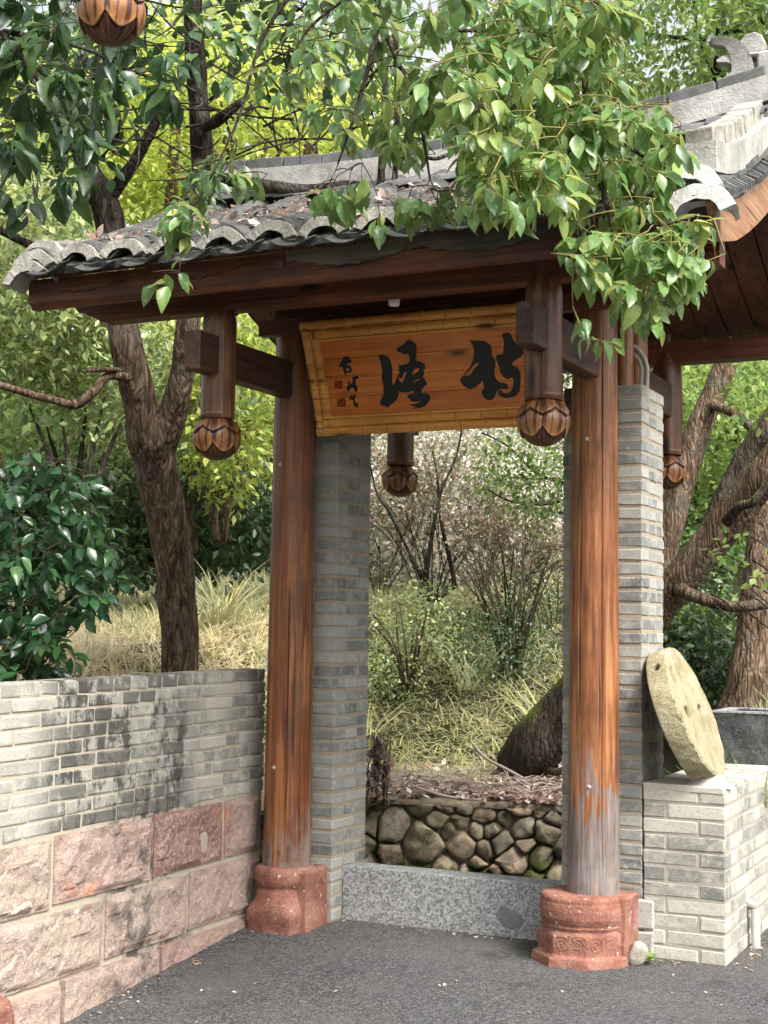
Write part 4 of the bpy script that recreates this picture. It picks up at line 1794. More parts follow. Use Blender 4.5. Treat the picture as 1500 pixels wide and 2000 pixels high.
rb = .0235
for row, off in ((0, .0), (1, .065)):
    for yb in (rb + .001 + row * 2 * rb, SH - rb - .001 - row * 2 * rb):
        xs0 = .002 + row * 2 * rb
        xe = SWd - xs0
        x = xs0
        step = .132
        L = off if off else step
        while x < xe - .01:
            L2 = min(L, xe - x)
            bamboo(x, yb, 1, 0, L2 - .0015, rb)
            x += L2
            L = step
    for xb in (rb + .001 + row * 2 * rb, SWd - rb - .001 - row * 2 * rb):
        y0 = 2 * rb * (row + 1) + .002
        ye = SH - y0
        y = y0
        L = .07 + off * .9
        while y < ye - .01:
            L2 = min(L, ye - y)
            bamboo(xb, y, 0, 1, L2 - .0015, rb)
            y += L2
            L = .13
for sx_ in (.03, SWd - .03):
    bb = bolt(SB, (sx_, .03, zs * .030), (0, 0, zs), .008)

Minv = Msb.inverted()


def tr(px, py):
    q = onp(px, py, BL + SN * .012, SN)
    w_ = Minv @ q
    return (w_.x, w_.y)


def glyph(name, polys, ox, oy, sc, mat, th=.0018):
    cu = bpy.data.curves.new('stroke', 'CURVE')
    cu.dimensions = '2D'
    cu.fill_mode = 'BOTH'
    cu.extrude = th / 2
    for poly in polys:
        s = cu.splines.new('POLY')
        s.points.add(len(poly) - 1)
        for pt, (a, b) in zip(s.points, poly):
            x, y = tr(ox + a / sc, oy + b / sc)
            pt.co = (x, y, 0, 1)
        s.use_cyclic_u = True
    tmp = bpy.data.objects.new('tmp', cu)
    COL.objects.link(tmp)
    dg = bpy.context.evaluated_depsgraph_get()
    me = bpy.data.meshes.new_from_object(tmp.evaluated_get(dg))
    bpy.data.objects.remove(tmp)
    bpy.data.curves.remove(cu)
    me.materials.clear()
    o = link(name, me, mat, SB)
    o.location = (0, 0, zs * (.012 + th / 2 + .0004))
    return o


g1 = [[(482, 350), (520, 380), (600, 374), (700, 378), (760, 405), (812, 445), (842, 510), (838, 570), (832, 610), (870, 655), (895, 705), (897, 760), (880, 860), (888, 960), (905, 1000), (950, 1045), (985, 1062), (1040, 1065), (1090, 1088), (1108, 1125), (1098, 1165), (1040, 1168), (985, 1160), (950, 1180), (920, 1208), (902, 1245), (885, 1295), (850, 1338), (800, 1352), (755, 1338), (710, 1300), (682, 1250), (676, 1190), (712, 1160), (705, 1090), (695, 1025), (640, 1080), (570, 1140), (500, 1165), (430, 1145), (370, 1100), (332, 1045), (325, 1010), (345, 972), (375, 950), (440, 862), (500, 772), (528, 700), (548, 610), (552, 515), (525, 455), (500, 405)],
      [(640, 735), (600, 740), (548, 770), (510, 820), (445, 895), (382, 965), (430, 945), (470, 945), (510, 898), (560, 830), (600, 780)]]
g2 = [[(1005, 270), (1040, 255), (1105, 240), (1140, 265), (1165, 310), (1185, 370), (1240, 420), (1310, 460), (1355, 510), (1355, 590), (1330, 625), (1270, 670), (1210, 705), (1158, 757), (1180, 780), (1240, 810), (1290, 860), (1305, 930), (1310, 1010), (1300, 1110), (1290, 1200), (1250, 1262), (1180, 1298), (1080, 1310), (1000, 1295), (955, 1255), (938, 1220), (960, 1182), (990, 1185), (1012, 1222), (1060, 1238), (1120, 1222), (1165, 1180), (1187, 1100), (1190, 1030), (1175, 975), (1140, 985), (1100, 1006), (1050, 985), (1000, 930), (970, 870), (962, 790), (940, 770), (928, 710), (903, 660), (915, 615), (960, 602), (1018, 602), (1030, 520), (1040, 430), (1030, 360), (1010, 310)]]
g3 = [[(675, 360), (740, 358), (790, 380), (828, 420), (852, 490), (863, 560), (860, 760), (890, 750), (915, 690), (928, 640), (962, 592), (935, 548), (965, 545), (935, 500), (1010, 495), (1060, 480), (1085, 460), (1092, 400), (1082, 350), (1020, 355), (970, 330), (925, 312), (920, 275), (960, 250), (1000, 225), (1045, 188), (1065, 160), (1105, 165), (1140, 185), (1175, 218), (1186, 280), (1180, 360), (1172, 442), (1215, 442), (1262, 462), (1298, 492), (1300, 540), (1275, 570), (1286, 612), (1268, 652), (1300, 700), (1330, 750), (1290, 780), (1257, 820), (1248, 870), (1310, 875), (1355, 888), (1365, 945), (1340, 1000), (1290, 1050), (1220, 1070), (1130, 1078), (1185, 1055), (1060, 1022), (1160, 1018), (1250, 975), (1180, 988), (1120, 980), (1090, 942), (1060, 925), (1075, 885), (1148, 878), (1148, 838), (1080, 858), (1000, 862), (950, 852), (945, 900), (920, 960), (880, 1000), (830, 1032), (808, 1066), (760, 1045), (710, 1030), (698, 985), (722, 940), (745, 890), (745, 800), (738, 740), (720, 660), (727, 560), (708, 470)],
      [(1215, 537), (1165, 545), (1135, 590), (1122, 638), (1180, 600), (1222, 566)],
      [(940, 650), (990, 682), (1022, 592), (1058, 588), (1030, 650), (1000, 738), (962, 720)],
      [(1140, 722), (1190, 690), (1250, 680), (1200, 705), (1150, 730)]]
s1 = [[(190, 400), (240, 380), (275, 385), (285, 412), (330, 440), (312, 466), (262, 480), (265, 505), (310, 510), (325, 578), (298, 602), (252, 602), (247, 636), (230, 620), (205, 560), (200, 520), (165, 530), (150, 515), (180, 455), (202, 430)],
      [(240, 540), (285, 538), (290, 575), (255, 582)]]
s2 = [[(370, 635), (410, 650), (415, 675), (385, 682), (370, 702), (377, 760), (396, 780), (402, 830), (385, 862), (360, 840), (345, 800), (302, 812), (290, 842), (265, 846), (250, 790), (275, 760), (275, 700), (290, 700), (302, 750), (333, 740), (335, 690), (325, 665), (350, 655)]]
s3 = [[(350, 885), (377, 890), (372, 920), (360, 960), (372, 1000), (400, 1000), (405, 1030), (418, 1060), (370, 1056), (345, 1020), (343, 985), (330, 955), (290, 962), (283, 940), (320, 890), (338, 925)]]
glyph('calligraphy_character', g1, 860, 620, 8.333, M['ink'])
glyph('calligraphy_character', g2, 860, 620, 8.333, M['ink'])
glyph('calligraphy_character', g3, 640, 640, 6.818, M['ink'])
for s_ in (s1, s2, s3):
    glyph('signature_character', s_, 640, 640, 6.818, M['ink'], .0012)
for (x0, y0, x1, y1) in ((92, 708, 196, 812), (128, 940, 238, 1052)):
    polys = [[(x0, y0), (x1, y0), (x1, y1), (x0, y1)]]
    w = (x1 - x0)
    for cxx in range(3):
        for r_ in range(4):
            if (cxx + r_) % 3 == 2:
                continue
            ax = x0 + 12 + cxx * (w - 18) / 3
            ay = y0 + 12 + r_ * (y1 - y0 - 18) / 4
            polys.append([(ax, ay), (ax + w * .20, ay + 2), (ax + w * .20, ay + 11), (ax, ay + 11)])
    glyph('seal_stamp', polys, 640, 640, 6.818, M['seal'], .0009)

# ================================================================== SMALL FIXTURES
LB = thing('ceiling_lamp', 'small white bulb lamp tucked under the front beam above the signboard', 'lamp', None, tuple(onp(770, 585, (0, -.62, 0), Vector((0, 1, 0)))))
V, F = lathe_geo([(0, -.032), (.022, -.03), (.027, -.022), (.026, -.008), (.0275, -.006), (.026, .006), (.025, .02), (.02, .028), (.02, .10)], 20)
link('bulb', pmesh('bulb', V, F, True), M['white_plastic'], LB)
V, F = lathe_geo([(0, -.012), (.03, -.008), (.038, .006), (.036, .02), (.03, .08)], 20)
o = link('lamp_base', pmesh('lamp_base', V, F, True), M['white_plastic'], LB)
o.location = (-.052, .01, .022)

for i, (dx, lab) in enumerate(((0, 'outer grey cable conduit arching off the top of the right pier'), (-.035, 'inner grey cable conduit arching off the top of the right pier'))):
    a = onp(1263 + i * -10, 752, (0, .10, 0), Vector((0, 1, 0)))
    b = a + Vector((-.0, .0, .09))
    c = a + Vector((-.035, .0, .165 - i * .02))
    d = a + Vector((-.10, .0, .205 - i * .03))
    e = a + Vector((-.2, .02, .205 - i * .03))
    o = tube('cable_conduit', [(a - Vector((0, 0, .12)), .0115), (a, .0115), (b, .0115), (c, .0115), (d, .0115), (e, .0115)], M['conduit'], None, 28, 12)
    tag(o, lab, 'conduit', 'grey conduits on the right pier')

# drain pipe at the foot of the low wall
DP = thing('drain_pipe', 'short white plastic drain pipe with an elbow at the foot of the low wall', 'pipe', None, (1.41, .48, 0))
V, F = lathe_geo([(.0, .18), (.021, .18), (.021, -.05)], 18)
link('pipe', pmesh('pipe', V, F, True), M['pipe'], DP)
o = link('elbow', bevel_box(.062, .046, .046, .016), M['pipe'], DP)
o.location = (-.025, 0, .20)
o.rotation_euler = (0, .25, 0)

# ================================================================== MILLSTONE
ms_n = Vector((.93, .015, .37)).normalized()
MS = thing('millstone', 'round yellowish millstone leaning on the brick pier, with two eye holes', 'millstone', None, tuple(onp(1361, 1389, (1.21, 0, 0), Vector((1, 0, 0)))))
Rm, Tm = .318, .105
V, F = [], []
seg, rad = 220, 80
MSc = Vector(MS.location)
_up = (Vector((0, 0, 1)) - ms_n * ms_n.z).normalized()
_yv = ms_n.cross(_up)
holes = []
for (hx, hy, ha, hb) in ((1343, 1391, .021, .027), (1369, 1387, .023, .027), (1312, 1307, .010, .014)):
    q = onp(hx, hy, MSc, ms_n) - MSc
    holes.append((q.dot(_up), q.dot(_yv), ha * 1.6, hb))
for layer in (0, 1):
    for j in range(rad + 1):
        r = Rm * j / rad
        for i in range(seg):
            a = 2 * math.pi * i / seg
            rr = r * (1 + (.012 * mnoise.noise(Vector((math.cos(a) * 2.5, math.sin(a) * 2.5, 3)))) * (j / rad))
            u, v = rr * math.cos(a), rr * math.sin(a)
            z = 0 if layer == 0 else -Tm
            if layer == 0:
                z += .005 * mnoise.noise(Vector((u * 9, v * 9, 0))) + .002 * mnoise.noise(Vector((u * 40, v * 40, 0)))
                e = (Rm - r)
                if e < .012:
                    z -= .008 * (1 - e / .012)
                for (hx, hy, ha, hb) in holes:
                    q = ((u - hx) / hb) ** 2 + ((v - hy) / ha) ** 2
                    if q < 1.3:
                        z -= .05 * clamp01((1.3 - q) / .7)
            V.append((u, v, z))
n1 = (rad + 1) * seg
for layer in (0, 1):
    for j in range(rad):
        for i in range(seg):
            k = (i + 1) % seg
            a, b, c, d = (layer * n1 + j * seg + i, layer * n1 + j * seg + k, layer * n1 + (j + 1) * seg + k, layer * n1 + (j + 1) * seg + i)
            F.append((a, d, c, b) if layer == 0 else (a, b, c, d))
# rim
nr = 16
base = len(V)
AH, bestd = 0, 1e9
for i in range(720):
    a = 2 * math.pi * i / 720
    w_ = MSc + _up * Rm * math.cos(a) + _yv * Rm * math.sin(a) - ms_n * Tm * .5
    dv = w_ - CAM
    zz_ = dv.dot(FW)
    e_ = math.hypot(750 + FPX * dv.dot(RC) / zz_ - 1288, 1000 - FPX * dv.dot(UC) / zz_ - 1303) + (0 if dv.dot(_up * math.cos(a) + _yv * math.sin(a)) < 0 else 1e6)
    if e_ < bestd:
        AH, bestd = a, e_
for q in range(1, nr):
    for i in range(seg):
        a = 2 * math.pi * i / seg
        t = q / nr
        rr = Rm * (1 + .012 * mnoise.noise(Vector((math.cos(a) * 2.5, math.sin(a) * 2.5, 3))) + .014 * math.sin(t * math.pi) + .012 * mnoise.noise(Vector((math.cos(a) * 14, math.sin(a) * 14, t * 3))))
        hq = ((a - AH) * Rm / .017) ** 2 + ((t - .5) * Tm / .017) ** 2
        if hq < 1:
            rr -= .05 * (1 - hq ** 2)
        V.append((rr * math.cos(a), rr * math.sin(a), -Tm * t))
for q in range(nr):
    for i in range(seg):
        k = (i + 1) % seg

        def idx(q_, i_):
            if q_ == 0:
                return rad * seg + i_
            if q_ == nr:
                return n1 + rad * seg + i_
            return base + (q_ - 1) * seg + i_
        F.append((idx(q, k), idx(q, i), idx(q + 1, i), idx(q + 1, k)))
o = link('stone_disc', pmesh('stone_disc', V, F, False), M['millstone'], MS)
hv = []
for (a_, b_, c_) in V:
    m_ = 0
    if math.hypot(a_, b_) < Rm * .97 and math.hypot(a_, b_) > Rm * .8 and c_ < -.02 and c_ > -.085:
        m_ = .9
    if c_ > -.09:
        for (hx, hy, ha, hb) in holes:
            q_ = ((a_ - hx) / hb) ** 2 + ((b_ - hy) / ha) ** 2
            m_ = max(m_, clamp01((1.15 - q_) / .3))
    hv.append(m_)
at_ = o.data.attributes.new('dirt', 'FLOAT', 'POINT')  # mask for the shade painted into the eye and rim holes
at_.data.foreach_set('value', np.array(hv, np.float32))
for pgn in o.data.polygons:
    pgn.use_smooth = True
# local z -> normal, local x -> up-slope direction
upv = (Vector((0, 0, 1)) - ms_n * ms_n.z).normalized()
yv = ms_n.cross(upv)
mm = Matrix((upv, yv, ms_n)).transposed()
MS.rotation_euler = mm.to_euler()
# white cement lump that wedges it
V, F = lathe_geo([(0, .06), (.05, .058), (.085, .045), (.10, .02), (.125, 0), (.135, -.012)], 22)
V = [(a * 1.15 * (1 + .12 * mnoise.noise(Vector((a * 20, b * 20, 1)))), b * 1.0, c * (1 + .25 * mnoise.noise(Vector((a * 16, b * 16, 4))))) for a, b, c in V]
o = link('cement_lump', pmesh('cement_lump', V, F, True), M['plaster'])
q = onp(1387, 1537, (0, 0, TOP + .012), Vector((0, 0, 1)))
o.location = (1.275, .10, TOP + .012)
o.scale = (.72, .72, .9)
tag(o, 'lump of white cement under the leaning millstone on the low wall', 'cement lump')

# ================================================================== STONE TROUGH
TR = thing('stone_trough', 'long dark granite trough with slanting chisel marks, resting on the low wall', 'trough', None, (1.95, 1.45, TOP + .01))
x0, x1, y0, y1, h = -.92, 1.2, -.2, .25, .272
V, F = [], []
nx_, nz_ = 130, 20
for j in range(nz_ + 1):
    for i in range(nx_ + 1):
        u, v = i / nx_, j / nz_
        x = x0 + (x1 - x0) * u
        z = h * v
        s = (x * 12 + z * 7.0)
        g = math.sin(s * 2 * math.pi + 1.2 * mnoise.noise(Vector((x * 7, z * 7, 1))))
        d = -.011 * clamp01((g - .5) / .3) * (mnoise.noise(Vector((x * 6, z * 9, 5))) > -.2)
        d += .006 * mnoise.noise(Vector((x * 18, z * 18, 0)))
        V.append((x, y0 + (-d if 0 < j < nz_ else 0), z))
for j in range(nz_):
    for i in range(nx_):
        a = j * (nx_ + 1) + i
        F.append((a, a + 1, a + nx_ + 2, a + nx_ + 1))
link('front_face', pmesh('front_face', V, F), M['dark_granite'], TR)
mb = MB()
t = .06
mb.box((x0, y0 + .001, 0), (x0 + t, y1, h - .001))
mb.box((x1 - t, y0 + .001, 0), (x1, y1, h - .001))
mb.box((x0 + t, y0 + .001, 0), (x1 - t, y0 + t, h - .001))
mb.box((x0 + t, y1 - t, 0), (x1 - t, y1, h - .001))
mb.box((x0 + t, y0 + t, 0), (x1 - t, y1 - t, .08))
mb.build('trough_body', M['dark_granite'], TR)
mb = MB()
mb.box((x0 - .002, y0 - .003, h - .002), (x1, y0 + t + .004, h + .008))
mb.box((x0 - .002, y0 + t, h - .002), (x0 + t, y1, h + .007))
mb.box((x0 + t, y1 - t, h - .002), (x1, y1, h + .008))
mb.build('rim', M['granite'], TR)
o = box_obj('support_block', (2.2, 1.3, -.1), (2.45, 1.65, TOP + .008), M['dark_granite'], None, b=.006)
tag(o, 'rough stone block holding up the far end of the trough', 'stone block')

# ================================================================== COBBLE RETAINING WALL
CW = thing('cobble_wall', 'rough retaining wall of rounded mossy stones seen through the gate opening', 'wall', None, (-.5, 2.0, 0))
CO = Vector((-.5, 2.0, 0))
path = [Vector((-2.1, .95, 0)), Vector((-1.45, 1.55, 0)), Vector((-1.12, 1.80, 0)), Vector((-.6, 2.0, 0)), Vector((0, 2.08, 0)), Vector((.9, 2.1, 0))]
seglen = [(path[i + 1] - path[i]).length for i in range(len(path) - 1)]
TOT = sum(seglen)


def along(s):
    for i, L in enumerate(seglen):
        if s <= L or i == len(seglen) - 1:
            t = s / L
            p = path[i].lerp(path[i + 1], t)
            T = (path[i + 1] - path[i]).normalized()
            return p, T, Vector((T.y, -T.x, 0))
        s -= L


def wall_top(s):
    return .415 - .03 * (s / TOT) + (.05 * clamp01(1 - s / 1.4))


def stone_mesh(seed, rx, ry, rz):
    r = random.Random(seed)
    bm = bmesh.new()
    bmesh.ops.create_icosphere(bm, subdivisions=3, radius=1)
    planes = [(Vector((r.gauss(0, 1), r.gauss(0, 1), r.gauss(0, 1))).normalized(), r.uniform(.62, .9)) for _ in range(8)]
    for v in bm.verts:
        p = v.co.copy()
        for n_, d_ in planes:
            k = p.dot(n_) - d_
            if k > 0:
                p -= n_ * k * .85
        p *= 1 + .05 * mnoise.noise(p * 2.2 + Vector((seed, 0, 0)))
        v.co = Vector((p.x * rx, p.y * ry, p.z * rz))
    me = bpy.data.meshes.new('stone')
    bm.to_mesh(me)
    bm.free()
    me.polygons.foreach_set('use_smooth', [True] * len(me.polygons))
    me.materials.append(M['cobble'])
    return me


def clip_poly(poly, px, pz, nx, nz):
    """keep the part of poly where (p - P).n <= 0"""
    out = []
    m = len(poly)
    for i in range(m):
        a, b = poly[i], poly[(i + 1) % m]
        da = (a[0] - px) * nx + (a[1] - pz) * nz
        db = (b[0] - px) * nx + (b[1] - pz) * nz
        if da <= 0:
            out.append(a)
        if (da < 0) != (db < 0) and abs(da - db) > 1e-9:
            t = da / (da - db)
            out.append((a[0] + (b[0] - a[0]) * t, a[1] + (b[1] - a[1]) * t))
    return out


r = random.Random(22)
S0, S1, Z0, Z1 = .35, TOT, -.42, .43
pts = []
tries = 0
while len(pts) < 210 and tries < 14000:
    tries += 1
    q = (r.uniform(S0, S1), r.uniform(Z0, Z1), r.choice([.045, .06, .075, .09]))
    if q[0] < 1.5:
        q = (q[0], q[1], r.choice([.07, .10, .125]))
    if all(math.hypot(q[0] - p_[0], (q[1] - p_[1]) * .9) > (q[2] + p_[2]) * .82 for p_ in pts):
        pts.append(q)
for (s_, z_, w_) in pts:
    poly = [(s_ - .25, z_ - .25), (s_ + .25, z_ - .25), (s_ + .25, z_ + .25), (s_ - .25, z_ + .25)]
    poly = clip_poly(poly, 0, wall_top(s_) - .01, 0, 1)
    for (s2, z2, w2) in pts:
        dx, dz = s2 - s_, z2 - z_
        L = math.hypot(dx, dz)
        if 1e-6 < L < .5:
            t = .5 + (w_ - w2) / (2 * L) * .9
            t = min(.85, max(.15, t)) - .0045 / L
            poly = clip_poly(poly, s_ + dx * t, z_ + dz * t, dx / L, dz / L)
    if len(poly) < 3:
        continue
    cx_ = sum(p_[0] for p_ in poly) / len(poly)
    cz_ = sum(p_[1] for p_ in poly) / len(poly)
    # corner-cut the outline twice so it reads as a worn stone
    for _ in range(r.choice([0, 1, 1])):
        n2 = []
        for i in range(len(poly)):
            a_, b_ = poly[i], poly[(i + 1) % len(poly)]
            n2 += [(a_[0] * .78 + b_[0] * .22, a_[1] * .78 + b_[1] * .22), (a_[0] * .22 + b_[0] * .78, a_[1] * .22 + b_[1] * .78)]
        poly = n2
    p, T, N_ = along(max(0, min(TOT, cx_)))
    dep = r.uniform(.0, .05)
    q2 = []
    for i in range(len(poly)):
        a_, b_ = poly[i], poly[(i + 1) % len(poly)]
        L_ = math.hypot(b_[0] - a_[0], b_[1] - a_[1])
        k2_ = max(1, int(L_ / .02))
        q2 += [(a_[0] + (b_[0] - a_[0]) * t_ / k2_ + r.uniform(-.002, .002), a_[1] + (b_[1] - a_[1]) * t_ / k2_ + r.uniform(-.002, .002)) for t_ in range(k2_)]
    poly = q2
    m = len(poly)
    V, F = [], []
    rings = [(1.0, -.10), (1.0, -.015), (.97, .012), (.88, .028), (.6, .036), (.3, .040)]
    sd_ = r.uniform(0, 100)
    tilt = (r.uniform(-.45, .45), r.uniform(-.45, .45))
    for k_, dn in rings:
        for (a_, b_) in poly:
            u_, v_ = (a_ - cx_) * k_, (b_ - cz_) * k_
            nn = .018 * mnoise.noise(Vector((u_ * 14 + sd_, v_ * 14, k_))) + .004 * mnoise.noise(Vector((u_ * 50 + sd_, v_ * 50, k_)))
            V.append(T * u_ + Vector((0, 0, v_)) + N_ * (dn * (.6 + w_ * 5) + dep + nn + (u_ * tilt[0] + v_ * tilt[1]) * (dn > 0)))
    V.append(N_ * (.041 * (.6 + w_ * 5) + dep))
    for q_ in range(len(rings) - 1):
        for i in range(m):
            k_ = (i + 1) % m
            F.append((q_ * m + i, q_ * m + k_, (q_ + 1) * m + k_, (q_ + 1) * m + i))
    for i in range(m):
        F.append(((len(rings) - 1) * m + i, (len(rings) - 1) * m + (i + 1) % m, len(V) - 1))
    o = link('stone', pmesh('stone', V, F, True), M['cobble'], CW)
    o.location = p + T * 0 + Vector((0, 0, cz_)) - CO
# core behind the stones
V, F = [], []
ns = 60
for i in range(ns + 1):
    s = TOT * i / ns
    p, T, N_ = along(s)
    for (dn, z) in ((-.005, -.5), (-.005, wall_top(s) - .03), (-.32, wall_top(s) - .01), (-.32, -.5)):
        V.append(p + N_ * dn + Vector((0, 0, z)) - CO)
for i in range(ns):
    for k in range(3):
        a = i * 4 + k
        F.append((a, a + 4, a + 5, a + 1))
link('core', pmesh('core', V, F), M['cobble'], CW)
# mossy cement cap
V, F = [], []
for i in range(ns + 1):
    s = TOT * i / ns
    p, T, N_ = along(s)
    for (dn, z) in ((.045, wall_top(s) - .025), (.05, wall_top(s)), (0, wall_top(s) + .018), (-.16, wall_top(s) + .02)):
        w = .016 * mnoise.noise(Vector((s * 9, dn * 12, 0)))
        V.append(p + N_ * (dn + w) + Vector((0, 0, z + w * .6)) - CO)
for i in range(ns):
    for k in range(3):
        a = i * 4 + k
        F.append((a, a + 4, a + 5, a + 1))
link('cap', pmesh('cap', V, F, True), M['cobble'], CW)

# ================================================================== TOP-LEFT LOTUS OF THE NEARER ROOF
q = at(217, 27, 4.78)
HP = thing('hanging_post', 'big brown carved lotus pendant at the top edge, left, close to the viewer', 'hanging post', None, tuple(q))
me = hang_post_mesh(.75, .6, 30)
link('post', me, M['post_wood'], HP)
link('collar', COLLAR, None, HP)
b = link('lotus_bud', BUD, None, HP)
b.rotation_euler = (0, 0, camdir + .15)
# loose rock and its weed
o = link('rock', stone_mesh(77, .050, .036, .062), None)
o.data.materials.clear()
o.data.materials.append(M['chalk_rock'])
q = onp(1240, 1885, (0, 0, .03), Vector((0, 0, 1)))
o.location = (1.008, -.14, .045)
o.rotation_euler = (.2, .3, .3)
tag(o, 'jagged pale rock standing beside the carved right pedestal', 'rock')
# ================================================================== VEGETATION
def up_jit(n, s=.6, base=(0, 0, 1)):
    return rg.normal(size=(n, 3)) * s + np.array(base)


def crown_leaves(c, rad, nclump, per, size, clump_r=.22, droop=.2, v0=.5, vs=.35, lod=0, shell=.55):
    """leaf clumps scattered through an ellipsoid"""
    d = rg.normal(size=(nclump, 3))
    d /= np.linalg.norm(d, axis=1, keepdims=True)
    rr = shell + (1 - shell) * rg.random(nclump) ** .6
    rr *= rg.uniform(.75, 1.12, nclump)
    cc = np.array(c) + d * rr[:, None] * np.array(rad)
    P = np.repeat(cc, per, 0)
    n = len(P)
    off = rg.normal(size=(n, 3)) * clump_r * .55
    P = P + off
    od = off / (np.linalg.norm(off, axis=1, keepdims=True) + 1e-6)
    dirs = od + rg.normal(size=(n, 3)) * .45 + np.array([0, 0, -droop])
    ups = np.array([0, 0, 1]) * .9 + np.repeat(d, per, 0) * .35 + rg.normal(size=(n, 3)) * .5
    vc = np.repeat(np.clip(v0 + rg.normal(size=nclump) * vs * .6, 0, 1), per)
    v = np.clip(vc + rg.normal(size=n) * vs * .5, 0, 1)
    s = size * rg.uniform(.65, 1.2, n)
    return leaf_mass(P, dirs, ups, s, (LVn, LTn) if lod else (SVn, STn), rg.uniform(.85, 1.3, n), v)


def px_crown(px, py, D, rx, ry, rd, n, size, per=14, **k):
    """ellipsoid crown seen at (px,py), half sizes rx, ry in photograph pixels at that depth, rd metres deep"""
    c = at(px, py, D)
    s = D / FPX
    # axes: right, depth, up -> approximate by world-aligned ellipsoid turned with the view
    V, F, v = crown_leaves((0, 0, 0), (rx * s, rd, ry * s), max(1, n // per), per, size, **k)
    Rm = np.array([[_R0.x, _F0.x, 0], [_R0.y, _F0.y, 0], [0, 0, 1]])
    return (V @ Rm.T + np.array(c)).astype(np.float32), F, v


def P_(px, py, D, rpx):
    return (at(px, py, D), rpx * D / FPX)


def trunk_tube(name, spec, mat, parent, n=90, seg=28, rough=.10, nsc=12):
    return tube(name, [P_(*s) for s in spec], mat, parent, n, seg, rough, nsc)


def tree_thing(name, label, cat='tree', group=None, base=None):
    t = thing(name, label, cat, group)
    return t


# ---- the forked tree behind the left wall
T1 = tree_thing('tree', 'big forked tree with rough brown bark standing behind the left wall')
trunk_tube('trunk', [(354, 1350, 9.6, 39), (353, 1300, 9.6, 36), (347, 1180, 9.6, 37), (338, 1080, 9.55, 38), (318, 980, 9.5, 40), (302, 900, 9.45, 42), (292, 860, 9.4, 44), (272, 780, 9.35, 33), (252, 700, 9.3, 31),
                     (240, 630, 9.3, 30), (226, 540, 9.3, 28), (220, 500, 9.3, 27)], M['bark'], T1, 190, 36, .11, 13)
trunk_tube('limb', [(228, 560, 9.3, 26), (220, 500, 9.3, 27), (213, 430, 9.3, 28), (200, 385, 9.3, 27), (168, 320, 9.3, 20), (145, 250, 9.3, 15), (125, 140, 9.2, 12), (105, -40, 9.1, 10)], M['dark_bark'], T1, 90, 30, .11, 13)
trunk_tube('limb', [(300, 900, 9.44, 32), (320, 855, 9.4, 30), (342, 790, 9.35, 27), (357, 720, 9.3, 24), (366, 650, 9.25, 23), (374, 580, 9.25, 22), (380, 530, 9.2, 21)], M['bark'], T1, 90, 28, .11, 13)
trunk_tube('limb', [(374, 580, 9.25, 21), (388, 470, 9.2, 21), (396, 360, 9.2, 22), (392, 260, 9.2, 21), (384, 150, 9.1, 20), (378, 40, 9, 19), (374, -80, 9, 17)], M['dark_bark'], T1, 150, 28, .11, 13)
trunk_tube('branch', [(205, 400, 9.3, 18), (232, 360, 9.25, 14), (262, 318, 9.2, 12), (292, 262, 9.15, 11), (318, 212, 9.1, 9), (326, 190, 9.1, 7)], M['dark_bark'], T1, 50, 16)
trunk_tube('branch', [(170, 318, 9.3, 10), (182, 290, 9.2, 9), (195, 250, 9.2, 7), (205, 236, 9.2, 5)], M['dark_bark'], T1, 24, 12)
trunk_tube('branch', [(250, 738, 9.2, 10), (225, 733, 9.1, 9), (205, 738, 9.0, 8), (180, 768, 8.9, 10), (148, 790, 8.9, 10), (110, 783, 8.8, 8), (60, 770, 8.8, 7), (0, 752, 8.7, 7), (-60, 735, 8.7, 6)], M['warm_bark'], T1, 70, 14, .14)
trunk_tube('branch', [(240, 724, 9.2, 5), (215, 722, 9.0, 5), (170, 724, 8.9, 4)], M['warm_bark'], T1, 20, 8)
trunk_tube('branch', [(62, 480, 9.0, 9), (40, 470, 9.0, 8), (10, 455, 9.0, 7), (-40, 430, 9.0, 7)], M['dark_bark'], T1, 20, 10)
trunk_tube('branch', [(400, 250, 9.1, 10), (425, 235, 9.0, 12), (455, 212, 8.9, 9), (480, 190, 8.9, 5)], M['dark_bark'], T1, 24, 12)
trunk_tube('branch', [(388, 318, 9.1, 10), (392, 345, 8.5, 11), (425, 348, 8.0, 12), (500, 360, 7.8, 13), (590, 372, 7.7, 13), (690, 366, 7.6, 13), (735, 385, 7.5, 15), (765, 415, 7.45, 14), (790, 440, 7.4, 8)], M['dark_bark'], T1, 90, 18, .16, 16)
for (a, b) in (((742, 385, 7.5, 8), (742, -60, 7.2, 5)), ((770, 380, 7.5, 6), (762, -60, 7.2, 5))):
    mid = ((a[0] + b[0]) / 2 + 10, (a[1] + b[1]) / 2, 7.35, 6)
    trunk_tube('branch', [a, mid, b], M['dark_bark'], T1, 40, 10, .14)
for spec in ([(700, 430, 7.2, 4), (650, 400, 7.1, 5), (600, 395, 7.0, 3)], [(600, 395, 7.0, 3), (640, 440, 7.0, 5), (700, 452, 6.9, 4), (740, 470, 6.8, 2)],
             [(770, 330, 7.4, 5), (800, 300, 7.3, 4), (850, 310, 7.2, 4), (900, 290, 7.2, 3)], [(452, 430, 7.2, 4), (520, 425, 7.1, 4), (600, 420, 7.0, 4), (650, 415, 7.0, 3)]):
    trunk_tube('branch', spec, M['dark_bark'], T1, 24, 8, .2)
